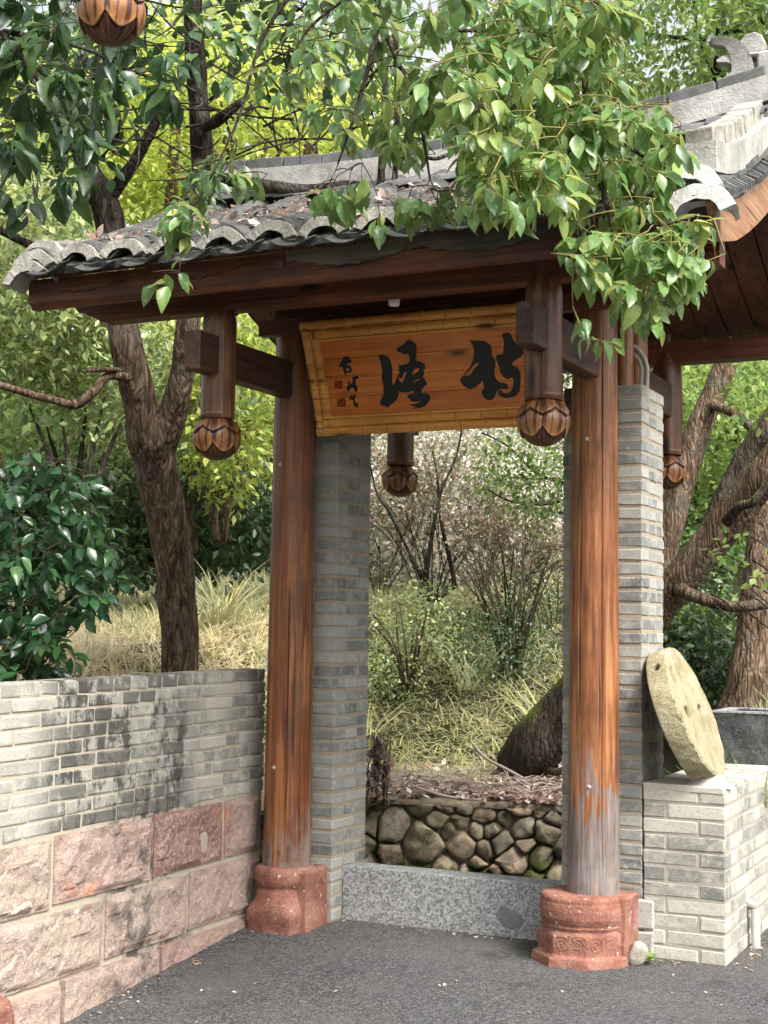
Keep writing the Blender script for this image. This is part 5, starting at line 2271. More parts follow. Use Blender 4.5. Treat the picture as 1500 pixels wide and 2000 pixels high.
# fine twigs criss-crossing the upper left
mb = MB()
for _ in range(130):
    x0, y0 = rnd.uniform(130, 760), rnd.uniform(-20, 330)
    an = rnd.uniform(0, 6.28)
    L = rnd.uniform(60, 190)
    D = rnd.uniform(7.6, 9.2)
    x1, y1 = x0 + L * math.cos(an), y0 + L * math.sin(an) * .7
    mb.tube([P_(x0, y0, D, rnd.uniform(1.5, 3.2)), P_((x0 + x1) / 2 + rnd.uniform(-15, 15), (y0 + y1) / 2 + rnd.uniform(-20, 20), D - .1, 2), P_(x1, y1, D - .2, .8)], 8, 5)
o = mb.build('twigs', M['dark_bark'], T1, True)
o['kind'] = 'stuff'
mass_obj('crown', [px_crown(120, 130, 8.6, 150, 150, .9, 520, .11, lod=1, v0=.35), px_crown(560, 40, 8.3, 210, 100, .8, 330, .095, lod=1, v0=.5)], M['deep_leaf_mass'], T1)

# ---- leaning trees on the right
T2 = tree_thing('tree', 'thick leaning tree with moss along its foot, passing behind the right pier')
trunk_tube('trunk', [(1000, 1520, 10.1, 34), (1016, 1495, 10.1, 50), (1052, 1452, 10.0, 56), (1120, 1370, 9.9, 50), (1200, 1280, 9.7, 44)], M['moss_bark'], T2, 80, 34, .08, 11)
trunk_tube('trunk', [(1170, 1314, 9.77, 45), (1200, 1280, 9.7, 44), (1262, 1212, 9.5, 40), (1310, 1155, 9.35, 37), (1370, 1083, 9.25, 36), (1430, 1008, 9.15, 36), (1500, 920, 9.0, 35), (1600, 800, 8.9, 31)], M['warm_moss_bark'], T2, 150, 34, .10, 11)
trunk_tube('branch', [(1420, 1020, 8.95, 12), (1445, 990, 8.85, 10), (1468, 982, 8.8, 8), (1490, 958, 8.8, 8), (1520, 920, 8.8, 8)], M['moss_bark'], T2, 30, 14)
trunk_tube('branch', [(1325, 1150, 9.25, 15), (1350, 1162, 9.1, 13), (1400, 1178, 9.0, 12), (1440, 1185, 8.9, 11), (1510, 1178, 8.9, 10)], M['bark'], T2, 40, 14)
trunk_tube('root', [(1060, 1500, 10.0, 7), (1085, 1508, 9.8, 8), (1105, 1500, 9.7, 7), (1118, 1480, 9.7, 5)], M['bark'], T2, 20, 10)
T3 = tree_thing('tree', 'upright tree with furrowed light brown bark at the right edge beyond the trough')
trunk_tube('trunk', [(1440, 1440, 9.6, 62), (1452, 1395, 9.6, 52), (1462, 1340, 9.6, 44), (1474, 1260, 9.65, 39), (1486, 1150, 9.7, 37), (1494, 1050, 9.8, 36), (1512, 960, 9.9, 34), (1570, 840, 10, 30)], M['warm_bark'], T3, 120, 34, .09, 11)
T4 = tree_thing('tree', 'farther tree rising behind the small right lotus pendant, its trunk slanting right')
trunk_tube('trunk', [(1270, 1180, 12, 30), (1305, 1040, 12, 27), (1335, 930, 12, 26), (1368, 830, 12, 25), (1398, 760, 12, 24), (1430, 680, 12, 22), (1480, 560, 12, 18)], M['warm_bark'], T4, 90, 26, .1)
trunk_tube('branch', [(1380, 785, 12, 11), (1410, 797, 11.8, 10), (1445, 812, 11.7, 10), (1480, 838, 11.6, 13), (1520, 800, 11.6, 15)], M['warm_bark'], T4, 36, 14, .12)
T5 = tree_thing('tree', 'grey barked tree leaning parallel behind the thick mossy trunk on the right')
trunk_tube('trunk', [(1370, 1050, 11, 14), (1410, 970, 11, 16), (1455, 890, 11, 19), (1500, 830, 11, 22), (1570, 740, 11, 22)], M['moss_bark'], T5, 60, 22, .12)
T6 = tree_thing('tree', 'slim dark tree rising behind the roof ridge at upper right')
trunk_tube('trunk', [(1398, 330, 10.5, 12), (1402, 200, 10.5, 12), (1408, 100, 10.5, 13), (1420, -40, 10.5, 14)], M['dark_bark'], T6, 50, 14)
for spec in ([(1405, 78, 10.4, 5), (1360, 76, 10.3, 4), (1290, 70, 10.2, 4), (1230, 60, 10.2, 3)], [(1414, 62, 10.4, 5), (1450, 62, 10.3, 5), (1500, 75, 10.3, 5)], [(1398, 150, 10.3, 3), (1370, 90, 10.2, 3), (1355, 0, 10.2, 3)],
             [(1440, -20, 10.2, 6), (1470, 20, 10.2, 5), (1510, 60, 10.2, 5)], [(1401, 170, 10.3, 3), (1440, 140, 10.2, 3), (1500, 150, 10.2, 2)]):
    trunk_tube('branch', spec, M['dark_bark'], T6, 22, 8)
mass_obj('crown', [px_crown(1330, 120, 10.6, 230, 210, 1.2, 5200, .075, v0=.45, clump_r=.16), px_crown(1480, 60, 10.2, 80, 120, .8, 900, .08, v0=.3)], M['mid_leaf'], T6)
# hanging sprigs of the right side tree
mass_obj('crown', [px_crown(1475, 765, 8.6, 45, 50, .3, 110, .06, lod=1, v0=.7, clump_r=.12), px_crown(1440, 1110, 8.6, 60, 45, .2, 50, .065, lod=1, v0=.6, clump_r=.1)], M['mid_leaf'], T3)
mb = MB()
for _ in range(9):
    x0, y0 = rnd.uniform(1380, 1480), rnd.uniform(1020, 1180)
    mb.tube([P_(x0, y0, 8.7, 1.8), P_(x0 + rnd.uniform(20, 60), y0 + rnd.uniform(10, 60), 8.6, 1.6), P_(x0 + rnd.uniform(60, 140), y0 + rnd.uniform(40, 120), 8.6, 1)], 8, 5)
mb.build('twigs', M['dark_bark'], T3, True)['kind'] = 'stuff'

# ---- middle distance shrubs and small trees
def bush(name, label, parts, mat, stems=None, bark='dark_bark', cat='shrub'):
    t = thing(name, label, cat)
    mass_obj('foliage', parts, M[mat], t)
    if stems:
        mb = MB()
        for s in stems:
            mb.tube([P_(*q) for q in s], 14, 7, .1)
        mb.build('stem', M[bark], t, True)
    return t


def fan_stems(px, py, D, n, h, w, r=5):
    out = []
    for i in range(n):
        u = (i + .5) / n * 2 - 1 + rnd.uniform(-.1, .1)
        out.append([(px + u * 12, py, D + rnd.uniform(-.2, .2), r), (px + u * w * .4 + rnd.uniform(-10, 10), py - h * .5, D + rnd.uniform(-.3, .3), r * .7), (px + u * w + rnd.uniform(-20, 20), py - h * rnd.uniform(.8, 1.1), D + rnd.uniform(-.3, .3), r * .3)])
    return out


bush('small_tree', 'dense pale green small tree filling the left edge beyond the roof corner',
     [px_crown(60, 560, 11, 190, 230, 1.2, 9000, .082, v0=.55, clump_r=.13, per=12, vs=.6), px_crown(250, 760, 11.5, 130, 170, .9, 3000, .075, v0=.45, clump_r=.12, vs=.6)], 'pale_leaf', fan_stems(150, 1100, 11, 6, 330, 130, 8), cat='tree')
bush('lime_tree', 'sunlit yellow green tree behind the left hanging lotus pendant',
     [px_crown(460, 790, 11.2, 120, 190, .8, 3600, .078, v0=.5, clump_r=.13, vs=.5), px_crown(460, 660, 11.6, 120, 100, .8, 1800, .078, v0=.55, clump_r=.13), px_crown(300, 560, 12.5, 120, 120, .8, 1500, .08, v0=.5, clump_r=.14)], 'lime_leaf',
     [[(375, 1080, 12, 15), (368, 980, 12, 14), (388, 880, 12, 11), (400, 760, 12, 8)], [(350, 1070, 12, 11), (345, 960, 12, 9), (300, 850, 12, 6)], [(375, 980, 12, 6), (430, 960, 11.8, 4), (500, 930, 11.6, 3)]] + fan_stems(430, 1060, 11.6, 4, 280, 100, 5), 'warm_bark', cat='tree')
bush('yellow_tree', 'bright yellow green tree seen above the roof at upper left',
     [px_crown(430, 250, 13.5, 330, 210, 1.6, 12500, .085, v0=.5, clump_r=.2), px_crown(160, 330, 13, 200, 160, 1.0, 3600, .08, v0=.4, clump_r=.18)], 'sun_leaf',
     [[(330, 560, 13, 16), (334, 420, 13, 14), (340, 300, 13, 11), (350, 180, 13, 8)], [(620, 500, 13, 10), (600, 300, 13, 8), (640, 100, 13, 6)]] + fan_stems(480, 520, 13, 6, 380, 160, 6), 'warm_bark', cat='tree')
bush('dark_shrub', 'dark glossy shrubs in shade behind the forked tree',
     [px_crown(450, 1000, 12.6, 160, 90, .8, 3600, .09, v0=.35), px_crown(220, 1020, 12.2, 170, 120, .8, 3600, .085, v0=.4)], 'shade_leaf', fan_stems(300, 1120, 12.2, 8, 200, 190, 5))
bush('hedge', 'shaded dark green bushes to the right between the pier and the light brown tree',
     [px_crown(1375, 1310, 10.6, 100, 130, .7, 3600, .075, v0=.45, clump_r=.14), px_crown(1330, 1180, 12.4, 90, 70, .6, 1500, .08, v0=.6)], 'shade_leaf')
bush('green_shrub', 'mid green shrub top glowing above the shaded bushes on the right',
     [px_crown(1370, 1215, 10.9, 95, 45, .5, 1800, .06, v0=.45, clump_r=.12), px_crown(1480, 1330, 11.5, 60, 90, .5, 700, .08, v0=.3)], 'mid_leaf', fan_stems(1370, 1340, 10.9, 5, 120, 80, 4))
bush('leafy_tree', 'bright green leafy tree filling the gap under the right eave',
     [px_crown(1390, 880, 14, 150, 150, 1.4, 6500, .085, v0=.7, clump_r=.2), px_crown(1440, 760, 15, 120, 90, 1.2, 2500, .10, v0=.9), px_crown(1360, 1050, 13.5, 110, 90, .8, 2400, .08, v0=.3)], 'mid_leaf',
     fan_stems(1380, 1200, 13.8, 6, 420, 150, 7), cat='tree')

# ---- pink flowering shrub in the gate opening
PK = thing('flowering_shrub', 'twiggy shrub speckled with tiny pink buds, in the middle of the gate opening', 'shrub')
mb = MB()
bp, bd = [], []
rp_ = random.Random(4)


def grow(p, d, L, r, lev):
    q = p + d * L
    mid = p + d * L * .5 + Vector((rp_.uniform(-1, 1), rp_.uniform(-1, 1), rp_.uniform(-1, 1))) * L * .06
    mb.tube([(p, r), (mid, r * .85), (q, r * .6)], 5, 4)
    if lev >= 3:
        for k in range(rp_.randint(5, 10)):
            t = rp_.uniform(.1, 1.1)
            bp.append(p.lerp(q, t))
            bd.append(Vector((rp_.uniform(-1, 1), rp_.uniform(-1, 1), rp_.uniform(-.4, 1))))
    if lev < 5:
        for k in range(rp_.choice([2, 3, 3]) if lev < 4 else 2):
            dd_ = (d + Vector((rp_.gauss(0, .36), rp_.gauss(0, .36), rp_.gauss(0, .22)))).normalized()
            grow(p.lerp(q, rp_.uniform(.55, 1.0)), dd_, L * rp_.uniform(.62, .9), r * .58, lev + 1)


for (px, py, D, n, hh) in ((845, 1175, 13, 9, .62), (985, 1230, 12.4, 7, .42), (1080, 1240, 12.8, 6, .45), (740, 1180, 13.4, 5, .5)):
    b = at(px, py, D)
    for k in range(n):
        u = (k + .5) / n * 2 - 1
        d = (_R0 * u * .62 + Vector((0, 0, 1)) + _F0 * rp_.uniform(-.4, .4)).normalized()
        grow(b + _R0 * u * .06, d, hh * rp_.uniform(.8, 1.15), .0085, 1)
mb.build('stem', M['dark_bark'], PK, True)['kind'] = 'stuff'
P = np.array([tuple(v) for v in bp])
o = mass_obj('blossom', [leaf_mass(P, np.array([tuple(v) for v in bd]), up_jit(len(P), 1), rg.uniform(.016, .036, len(P)), (SVn, STn), 1.8)], M['pink_bud'], PK)
o['kind'] = 'stuff'

bush('tall_reeds', 'pale dry reeds and thin growth on the slope behind the flowering shrub',
     [px_crown(900, 1000, 14.6, 230, 190, 1.2, 17000, .060, v0=.55, vs=.8, clump_r=.22), px_crown(900, 830, 16, 260, 130, 1.6, 8000, .075, v0=.5, vs=.8, clump_r=.3)], 'reed', fan_stems(900, 1150, 15.5, 10, 300, 220, 3), 'grey_twig')
bush('yellow_shrub', 'light green shrub with small leaves low in the gate opening, left half',
     [px_crown(820, 1215, 11.6, 100, 80, .5, 1700, .040, v0=.55, clump_r=.13, vs=.5), px_crown(760, 1300, 11.2, 70, 60, .4, 500, .04, v0=.5, clump_r=.12)], 'pale_leaf', fan_stems(800, 1350, 11.4, 9, 180, 90, 3), 'twig')
bush('brown_shrub', 'dark tangled shrub with dull green leaves in the right half of the gate opening',
     [px_crown(1010, 1190, 12.0, 90, 110, .6, 1500, .040, v0=.6, clump_r=.2), px_crown(960, 1270, 11.4, 110, 60, .5, 1300, .036, v0=.6, clump_r=.15)], 'shade_leaf', fan_stems(1000, 1330, 11.8, 22, 250, 110, 3), 'twig')
bush('maple_branch', 'small leaved green branch reaching in from the right behind the gate opening',
     [px_crown(1010, 900, 9.4, 110, 70, .5, 900, .045, v0=.5, clump_r=.12), px_crown(1050, 970, 9.2, 60, 50, .4, 420, .045, v0=.35, clump_r=.1)], 'mid_leaf',
     [[(1110, 975, 9.3, 3), (1060, 985, 9.3, 3), (1000, 980, 9.3, 2), (950, 955, 9.3, 1.5)], [(1110, 945, 9.3, 3), (1050, 925, 9.3, 3), (990, 870, 9.3, 2), (940, 845, 9.3, 2)], [(1110, 935, 9.3, 2), (1040, 935, 9.3, 2), (980, 930, 9.3, 1)]], cat='branch')
# thin upright sapling
sp = thing('sapling', 'thin bare sapling with forked dark stems behind the gate opening', 'sapling')
mb = MB()
for s in ([(843, 1170, 12.6, 8), (832, 1130, 12.6, 6), (845, 1040, 12.6, 4), (862, 960, 12.6, 3), (888, 900, 12.6, 2), (900, 850, 12.6, 2), (905, 780, 12.6, 1.5)],
          [(843, 1170, 12.6, 8), (880, 1150, 12.6, 6), (886, 1130, 12.6, 5), (868, 1050, 12.6, 4), (860, 1010, 12.6, 3), (855, 940, 12.6, 2), (845, 880, 12.6, 1.5)],
          [(843, 1170, 12.6, 7), (825, 1130, 12.6, 5), (790, 1060, 12.6, 3), (760, 1000, 12.6, 3), (735, 960, 12.6, 2), (722, 900, 12.6, 1.5)]):
    mb.tube([P_(*q) for q in s], 30, 7, .12)
mb.build('stem', M['dark_bark'], sp, True)

# ---- far wood
parts = []
rf = np.random.default_rng(3)
for (px, py, D, rx, ry, n) in ((-60, 500, 20, 260, 330, 4200), (200, 380, 22, 280, 330, 4600), (480, 330, 21, 260, 330, 4600), (760, 420, 23, 280, 300, 4200), (760, 640, 20, 240, 200, 3000), (1020, 430, 22, 260, 300, 4200),
                              (1000, 760, 20, 230, 160, 2800), (1280, 400, 24, 260, 330, 4200), (1330, 720, 19, 200, 260, 3600), (1540, 400, 22, 220, 340, 3800), (1500, 800, 18, 150, 260, 2600), (450, 900, 18, 260, 160, 3000), (120, 850, 17, 260, 190, 3400),
                              (640, 170, 26, 200, 150, 1500), (1000, 240, 27, 200, 150, 1500), (330, 130, 24, 240, 160, 2400), (-20, 200, 22, 200, 220, 2600), (1500, 120, 22, 140, 160, 1800)):
    parts.append(px_crown(px, py, D, rx, ry, 1.6, n, .19, v0=.5, vs=.4, clump_r=.5, per=16))
o = mass_obj('forest', parts, M['far_leaf'])
tag(o, 'mass of mixed green woodland rising on the slope behind everything', 'woodland', kind='stuff')

# ================================================================== GRASS
def blades(pxr, Dr, n, lr, wr, hfun=h_hill, lean=.7, v0=.6, vs=.5, clumps=400, cr=.10, zoff=0):
    px = rg.uniform(*pxr, clumps)
    D = np.sqrt(rg.uniform(Dr[0] ** 2, Dr[1] ** 2, clumps))
    C = np.array([tuple(at(a, 1200, b)) for a, b in zip(px, D)])
    k = rg.integers(0, clumps, n)
    P = C[k] + rg.normal(size=(n, 3)) * [cr, cr, 0]
    P[:, 2] = hfun(P[:, 0], P[:, 1]) + zoff
    an = rg.uniform(0, 2 * np.pi, n)
    dirs = np.stack([np.cos(an) * lean * rg.random(n), np.sin(an) * lean * rg.random(n), np.ones(n) * rg.uniform(.35, 1, n)], 1)
    # blade geometry bends towards +Z of its frame: make that the outward-down side
    ups = -np.stack([-np.cos(an), -np.sin(an), np.full(n, .9)], 1) + rg.normal(size=(n, 3)) * .2
    L = rg.uniform(*lr, n)
    w = rg.uniform(*wr, n) / L
    cv = np.clip(v0 + rg.normal(size=clumps) * vs * .5, 0, 1)[k]
    v = np.clip(cv + rg.normal(size=n) * .15, 0, 1)
    return leaf_mass(P, dirs, ups, L, (BVn, BTn), w, v)


def grass_keep(part, cond):
    V, F, v = part
    k = 7
    m = cond(V[::k, 0], V[::k, 1])
    idx = np.repeat(m, k)
    n = m.sum()
    F2 = (BTn[None] + (np.arange(n) * k)[:, None, None]).reshape(-1, 3)
    return V[idx], F2, v[idx]


left_ok = lambda x, y: (x < -1.5)
g = [grass_keep(blades((-60, 600), (6.3, 11.5), 15000, (.08, .25), (.007, .013), v0=.55, clumps=900, lean=2.2, vs=.7), left_ok),
     grass_keep(blades((60, 560), (8.0, 12), 5000, (.14, .36), (.008, .014), v0=.85, clumps=160, lean=2.4), left_ok)]
o = mass_obj('dry_grass', g, M['straw'])
tag(o, 'straw coloured dry grass covering the slope behind the left wall', 'grass', kind='stuff')
mid_ok = lambda x, y: ((y > 2.4 + .2 * np.sin(x * 4) + .35 * (x > -.5)) & (np.hypot(x + .45, y - 2.95) > .45)) | ((x < -1.6) & (y > 1.5))
g = [grass_keep(blades((660, 1140), (9.3, 15), 26000, (.07, .19), (.007, .013), v0=.55, vs=.9, clumps=1500, lean=2.6), mid_ok),
     grass_keep(blades((-60, 620), (10.5, 16), 9000, (.12, .32), (.01, .018), v0=.45, vs=.6, clumps=500), left_ok)]
o = mass_obj('green_grass', g, M['green_grass'])
tag(o, 'tangled yellow green grass on the bank seen through the gate', 'grass', kind='stuff')
right_ok = lambda x, y: (x > .95) & (y > .75)
g = [grass_keep(blades((1280, 1520), (7.3, 13), 5000, (.08, .22), (.008, .014), v0=.35, clumps=300), right_ok)]
o = mass_obj('green_grass', g, M['green_grass'])
tag(o, 'low green grass behind the leaning millstone', 'grass', kind='stuff')
# arching tufts
for (px, D, lab, n) in ((430, 11.2, 'tuft of long arching grass behind the forked tree', 130), (915, 11.8, 'tuft of long pale grass blades in the middle of the gate opening', 50), (1060, 10.9, 'tuft of long green grass blades against the right side of the opening', 22), (735, 11.0, 'tuft of long upright grass at the left side of the gate opening', 20)):
    c = at(px, 1200, D)
    P = np.array([[c.x, c.y, float(h_hill(c.x, c.y))]]) + rg.normal(size=(n, 3)) * [.05, .05, 0]
    an = rg.uniform(0, 2 * np.pi, n)
    dirs = np.stack([np.cos(an) * .5, np.sin(an) * .5, rg.uniform(.5, 1.1, n)], 1)
    ups = -np.stack([-np.cos(an), -np.sin(an), np.full(n, .9)], 1)
    L = rg.uniform(.35, .8, n)
    o = mass_obj('grass_tuft', [leaf_mass(P, dirs, ups, L, (BVn, BTn), .018 / L, np.clip(rg.normal(size=n) * .2 + .6, 0, 1))], M['green_grass'])
    tag(o, lab, 'grass tuft')

# ================================================================== LEAF LITTER, STICKS
n = 6500
px = rg.uniform(690, 1130, n)
D = rg.uniform(8.9, 10.7, n)
C = np.array([tuple(at(a, 1200, b)) for a, b in zip(px, D)])
y0 = np.where(C[:, 0] < -.9, 1.85, 2.02)
k = (C[:, 1] > y0 - .05) & (rg.random(n) < np.clip(1.5 - (C[:, 1] - 2.1) * .9, .12, 1)) & (C[:, 1] < 3.6)
P = C[k]
P[:, 2] = np.maximum(h_hill(P[:, 0], P[:, 1]), .42) + rg.uniform(.0, .035, len(P))
o = mass_obj('leaf_litter', [leaf_mass(P, rg.normal(size=(len(P), 3)) * [1, 1, .3], up_jit(len(P), .5), rg.uniform(.03, .075, len(P)), (LVn, LTn), rg.uniform(.9, 1.5, len(P)))], M['litter'])
tag(o, 'brown and bleached dead leaves on the terrace above the cobble wall', 'leaf litter', kind='stuff')
mb = MB()
for _ in range(210):
    a = at(rnd.uniform(720, 1120), 1200, rnd.uniform(9.1, 10.2))
    if a.y < 2.05:
        continue
    z = max(float(h_hill(a.x, a.y)), .42)
    an = rnd.uniform(0, 6.28)
    L = rnd.uniform(.12, .65)
    b = a + Vector((math.cos(an), math.sin(an), 0)) * L
    if b.y < 2.03:
        continue
    zb = max(float(h_hill(b.x, b.y)), .42) + rnd.uniform(0, .07)
    m_ = (a + b) / 2
    r_ = rnd.uniform(.0018, .0045)
    mb.tube([(Vector((a.x, a.y, z + .01)), r_), (Vector((m_.x, m_.y, (z + zb) / 2 + rnd.uniform(.01, .05))), r_), (Vector((b.x, b.y, zb + .015)), r_ * .5)], 7, 5)
o = mb.build('fallen_twigs', M['grey_twig'], None, True)
tag(o, 'bleached fallen twigs scattered over the dead leaves at the foot of the mossy tree', 'twigs', kind='stuff')
# larger individual sticks
for i, (lab, s) in enumerate((('long pale stick slanting across the dead leaves towards the mossy trunk', [(920, 1448, 9.75, 2.6), (948, 1480, 9.6, 3.4), (985, 1500, 9.5, 3.2), (1022, 1520, 9.4, 2.4)]),
                              ('straight pale stick lying along the front of the terrace', [(800, 1532, 9.25, 2), (870, 1555, 9.2, 3), (940, 1562, 9.15, 2)]),
                              ('pale stick lying at the right end of the terrace', [(1005, 1515, 9.6, 2), (1045, 1540, 9.45, 3), (1085, 1558, 9.35, 3)]))):
    o = tube('stick', [P_(*q) for q in s], M['grey_twig'], None, 16, 7, .15)
    tag(o, lab, 'stick')
# withered plant at the left end of the cobble wall
WP = thing('withered_plant', 'withered brown plant at the left end of the cobble wall', 'plant')
P = np.array([tuple(at(rnd.gauss(735, 16), rnd.uniform(1430, 1560), 9.0)) for _ in range(90)])
mass_obj('dead_leaf', [leaf_mass(P, rg.normal(size=(90, 3)) * .5 + [0, 0, -1], rg.normal(size=(90, 3)), rg.uniform(.05, .11, 90), (LVn, LTn), .9, rg.uniform(0, .35, 90))], M['litter'], WP)
mb = MB()
for _ in range(9):
    x = rnd.uniform(715, 760)
    mb.tube([P_(x, 1575, 9.0, 2), P_(x + rnd.uniform(-8, 8), 1500, 9.0, 1.6), P_(x + rnd.uniform(-15, 15), 1430, 9.0, 1)], 7, 5)
mb.build('stem', M['twig'], WP, True)

# ================================================================== LEAFY SHRUB BEHIND THE LEFT WALL (near, big leaves)
LEAFS = []
for s_ in range(12):
    V, F = leaf_geo(rnd.uniform(.40, .60), rnd.uniform(.02, .35), rnd.uniform(-.05, .5))
    tw = rnd.uniform(-.5, .5)
    V = [(x_ + .06 * math.sin(y_ * 3 + tw * 4), y_, z_ + tw * x_ * y_ + .03 * math.sin(y_ * 9 + s_)) for x_, y_, z_ in V]
    me = pmesh('leaf', V, F, True)
    LEAFS.append(me)


def leaf_set(mat):
    out = []
    for me in LEAFS:
        m2 = me.copy()
        m2.materials.append(mat)
        out.append(m2)
    return out


def place_leaves(parent, P, dirs, ups, size, wid, mat_single, mat_mass, nsingle, bright=None):
    """the nsingle nearest leaves become objects of their own, the rest one mass"""
    d = np.linalg.norm(P - np.array(CAM), axis=1)
    order = np.argsort(d + rg.normal(size=len(P)) * .12)
    Mx = frames(dirs, ups)
    ls = leaf_set(mat_single)
    for i in order[:nsingle]:
        o = bpy.data.objects.new('leaf', ls[i % len(ls)])
        COL.objects.link(o)
        o.parent = parent
        m4 = Matrix([[*Mx[i][r_], P[i][r_]] for r_ in range(3)] + [[0, 0, 0, 1]])
        o.matrix_world = m4 @ Matrix.Diagonal((size[i] * wid[i], size[i], size[i], 1))
    rest = order[nsingle:]
    if len(rest):
        o = mass_obj('leaf', [leaf_mass(P[rest], dirs[rest], ups[rest], size[rest], (LVn, LTn), wid[rest], None if bright is None else bright[rest])], mat_mass, parent)
        o['kind'] = 'stuff'


def inpoly(x, y, poly):
    c = False
    n = len(poly)
    for i in range(n):
        x1, y1 = poly[i]
        x2, y2 = poly[(i + 1) % n]
        if (y1 > y) != (y2 > y) and x < (x2 - x1) * (y - y1) / (y2 - y1) + x1:
            c = not c
    return c


def sample_poly(poly, r):
    xs_ = [p[0] for p in poly]
    ys_ = [p[1] for p in poly]
    while True:
        x, y = r.uniform(min(xs_), max(xs_)), r.uniform(min(ys_), max(ys_))
        if inpoly(x, y, poly):
            return x, y


def sprigs(spec, seed, droop, size, per=(5, 8), spread=.045, width=(.85, 1.1)):
    """spec: (poly, count, D0, D1, brightness) -> leaf arrays and sprig bases"""
    r = random.Random(seed)
    P, Dr, Up, S, Wd, B, bases = [], [], [], [], [], [], []
    for poly, cnt, D0, D1, br in spec:
        for _ in range(cnt):
            x, y = sample_poly(poly, r) if len(poly) > 2 else (poly[0][0] + r.gauss(0, poly[1][0]), poly[0][1] + r.gauss(0, poly[1][1]))
            D = r.uniform(D0, D1)
            c = at(x, y, D)
            ax = Vector((r.uniform(-1, 1), r.uniform(-1, 1), r.uniform(-.9, .1)))
            ax.normalize()
            bases.append((c - ax * .08, c, ax))
            m = r.randint(*per)
            a0 = r.uniform(0, 6.28)
            X = ax.cross(Vector((0, 0, 1)))
            X.normalize()
            Y = ax.cross(X)
            sb = r.gauss(0, .12)
            for k in range(m):
                t = k / m
                an = a0 + k * 2.4
                out = (X * math.cos(an) + Y * math.sin(an))
                p = c + ax * (t * spread * 1.6 - .03) + out * .006
                d = (out * .8 + ax * (.5 + .5 * t) + Vector((0, 0, -droop)) + Vector((r.gauss(0, .2), r.gauss(0, .2), r.gauss(0, .15)))).normalized()
                u = out * .45 + Vector((0, 0, .8)) - FW * .45 + Vector((r.gauss(0, .3), r.gauss(0, .3), r.gauss(0, .3)))
                P.append(tuple(p))
                Dr.append(tuple(d))
                Up.append(tuple(u))
                S.append(size * (r.uniform(.7, 1.18) if r.random() > .25 else r.uniform(.35, .7)))
                Wd.append(r.uniform(*width))
                B.append(clamp01(br + sb + r.gauss(0, .13)))
    return np.array(P), np.array(Dr), np.array(Up), np.array(S), np.array(Wd), np.array(B), bases


def twig_net(bases, limbs, mat, parent, r0=.0022, maxd=.45):
    mb = MB()
    pts = []
    for L in limbs:
        pts += [p for p, _ in catmull(L, 26)]
    nodes = list(pts)
    for b, c, ax in sorted(bases, key=lambda q: min((q[0] - p).length for p in pts)):
        best = min(nodes, key=lambda p: (p - b).length + (.15 if p.z < b.z else 0))
        mid = (b + best) / 2 + Vector((rnd.uniform(-.008, .008), rnd.uniform(-.008, .008), .006))
        L = (b - best).length
        mb.tube([(best, r0 * (1 + L * 1.5)), (mid, r0), (b, r0 * .75)], 5, 5)
        mb.tube([(b, r0 * .75), (c + ax * .05, r0 * .4)], 2, 5)
        nodes.append(mid)
        nodes.append(b)
    o = mb.build('twig', mat, parent, True)
    o['kind'] = 'stuff'


BS = thing('leafy_shrub', 'glossy dark green shrub with large leaves leaning over the left end of the wall', 'shrub')
poly1 = [(-60, 930), (60, 880), (150, 950), (200, 1010), (235, 1080), (215, 1170), (120, 1230), (60, 1260), (60, 1320), (-60, 1330)]
spec = [(poly1, 250, 6.35, 7.1, .5), ([(60, 920), (170, 900), (210, 960), (150, 1010)], 10, 6.6, 7.0, .5), ([(230, 1110), (22, 18)], 5, 6.5, 6.8, .45), ([(110, 1270), (20, 20)], 6, 6.5, 6.8, .4), ([(-40, 1240), (110, 1240), (130, 1330), (-40, 1340)], 26, 6.7, 7.1, .3)]
P, Dr, Up, S, Wd, B, bases = sprigs(spec, 31, .35, .088, (5, 7), .05, (.95, 1.2))
limbs = [[P_(-90, 1400, 7.0, 9), P_(0, 1250, 6.9, 6), P_(80, 1080, 6.8, 4), P_(110, 960, 6.8, 2)], [P_(-60, 1380, 7.0, 8), P_(80, 1220, 6.8, 5), P_(180, 1130, 6.7, 3), P_(230, 1100, 6.7, 2)]]
for L in limbs:
    tube('stem', L, M['dark_bark'], BS, 24, 8)
twig_net(bases, limbs, M['twig'], BS)
place_leaves(BS, P, Dr, Up, S, Wd, M['dark_leaf'], M['dark_leaf_mass'], 290, B)

# ================================================================== OVERHANGING BRANCHES
OT = thing('overhanging_branch', 'leafy camphor-like branch drooping in front of the gate roof at upper right', 'branch')
PA = [(860, -20), (1250, -20), (1190, 100), (1270, 190), (1350, 270), (1320, 330), (1290, 420), (1200, 440), (1100, 420), (1060, 360), (960, 410), (900, 300), (820, 200), (800, 80)]
PB = [(1120, 450), (1290, 440), (1375, 440), (1365, 520), (1320, 600), (1275, 635), (1200, 600), (1110, 530)]
PC = [(880, 130), (1060, 130), (1120, 260), (1080, 400), (980, 420), (900, 330)]
spec = [(PA, 330, 4.9, 5.7, .52), (PC, 44, 4.6, 5.0, .72), (PB, 66, 4.7, 5.2, .62), ([(1160, 650), (14, 14)], 2, 4.7, 4.8, .5), ([(1340, 450), (20, 14)], 4, 4.8, 5.0, .75),
        ([(1000, 385), (45, 14)], 7, 4.6, 4.9, .75), ([(910, 400), (30, 14)], 3, 4.8, 5.0, .5), ([(1060, 350), (30, 20)], 6, 4.6, 4.9, .8), ([(1330, 520), (25, 25)], 7, 4.7, 4.9, .8)]
P, Dr, Up, S, Wd, B, bases = sprigs(spec, 12, .75, .083, (6, 9), .05, (.85, 1.15))
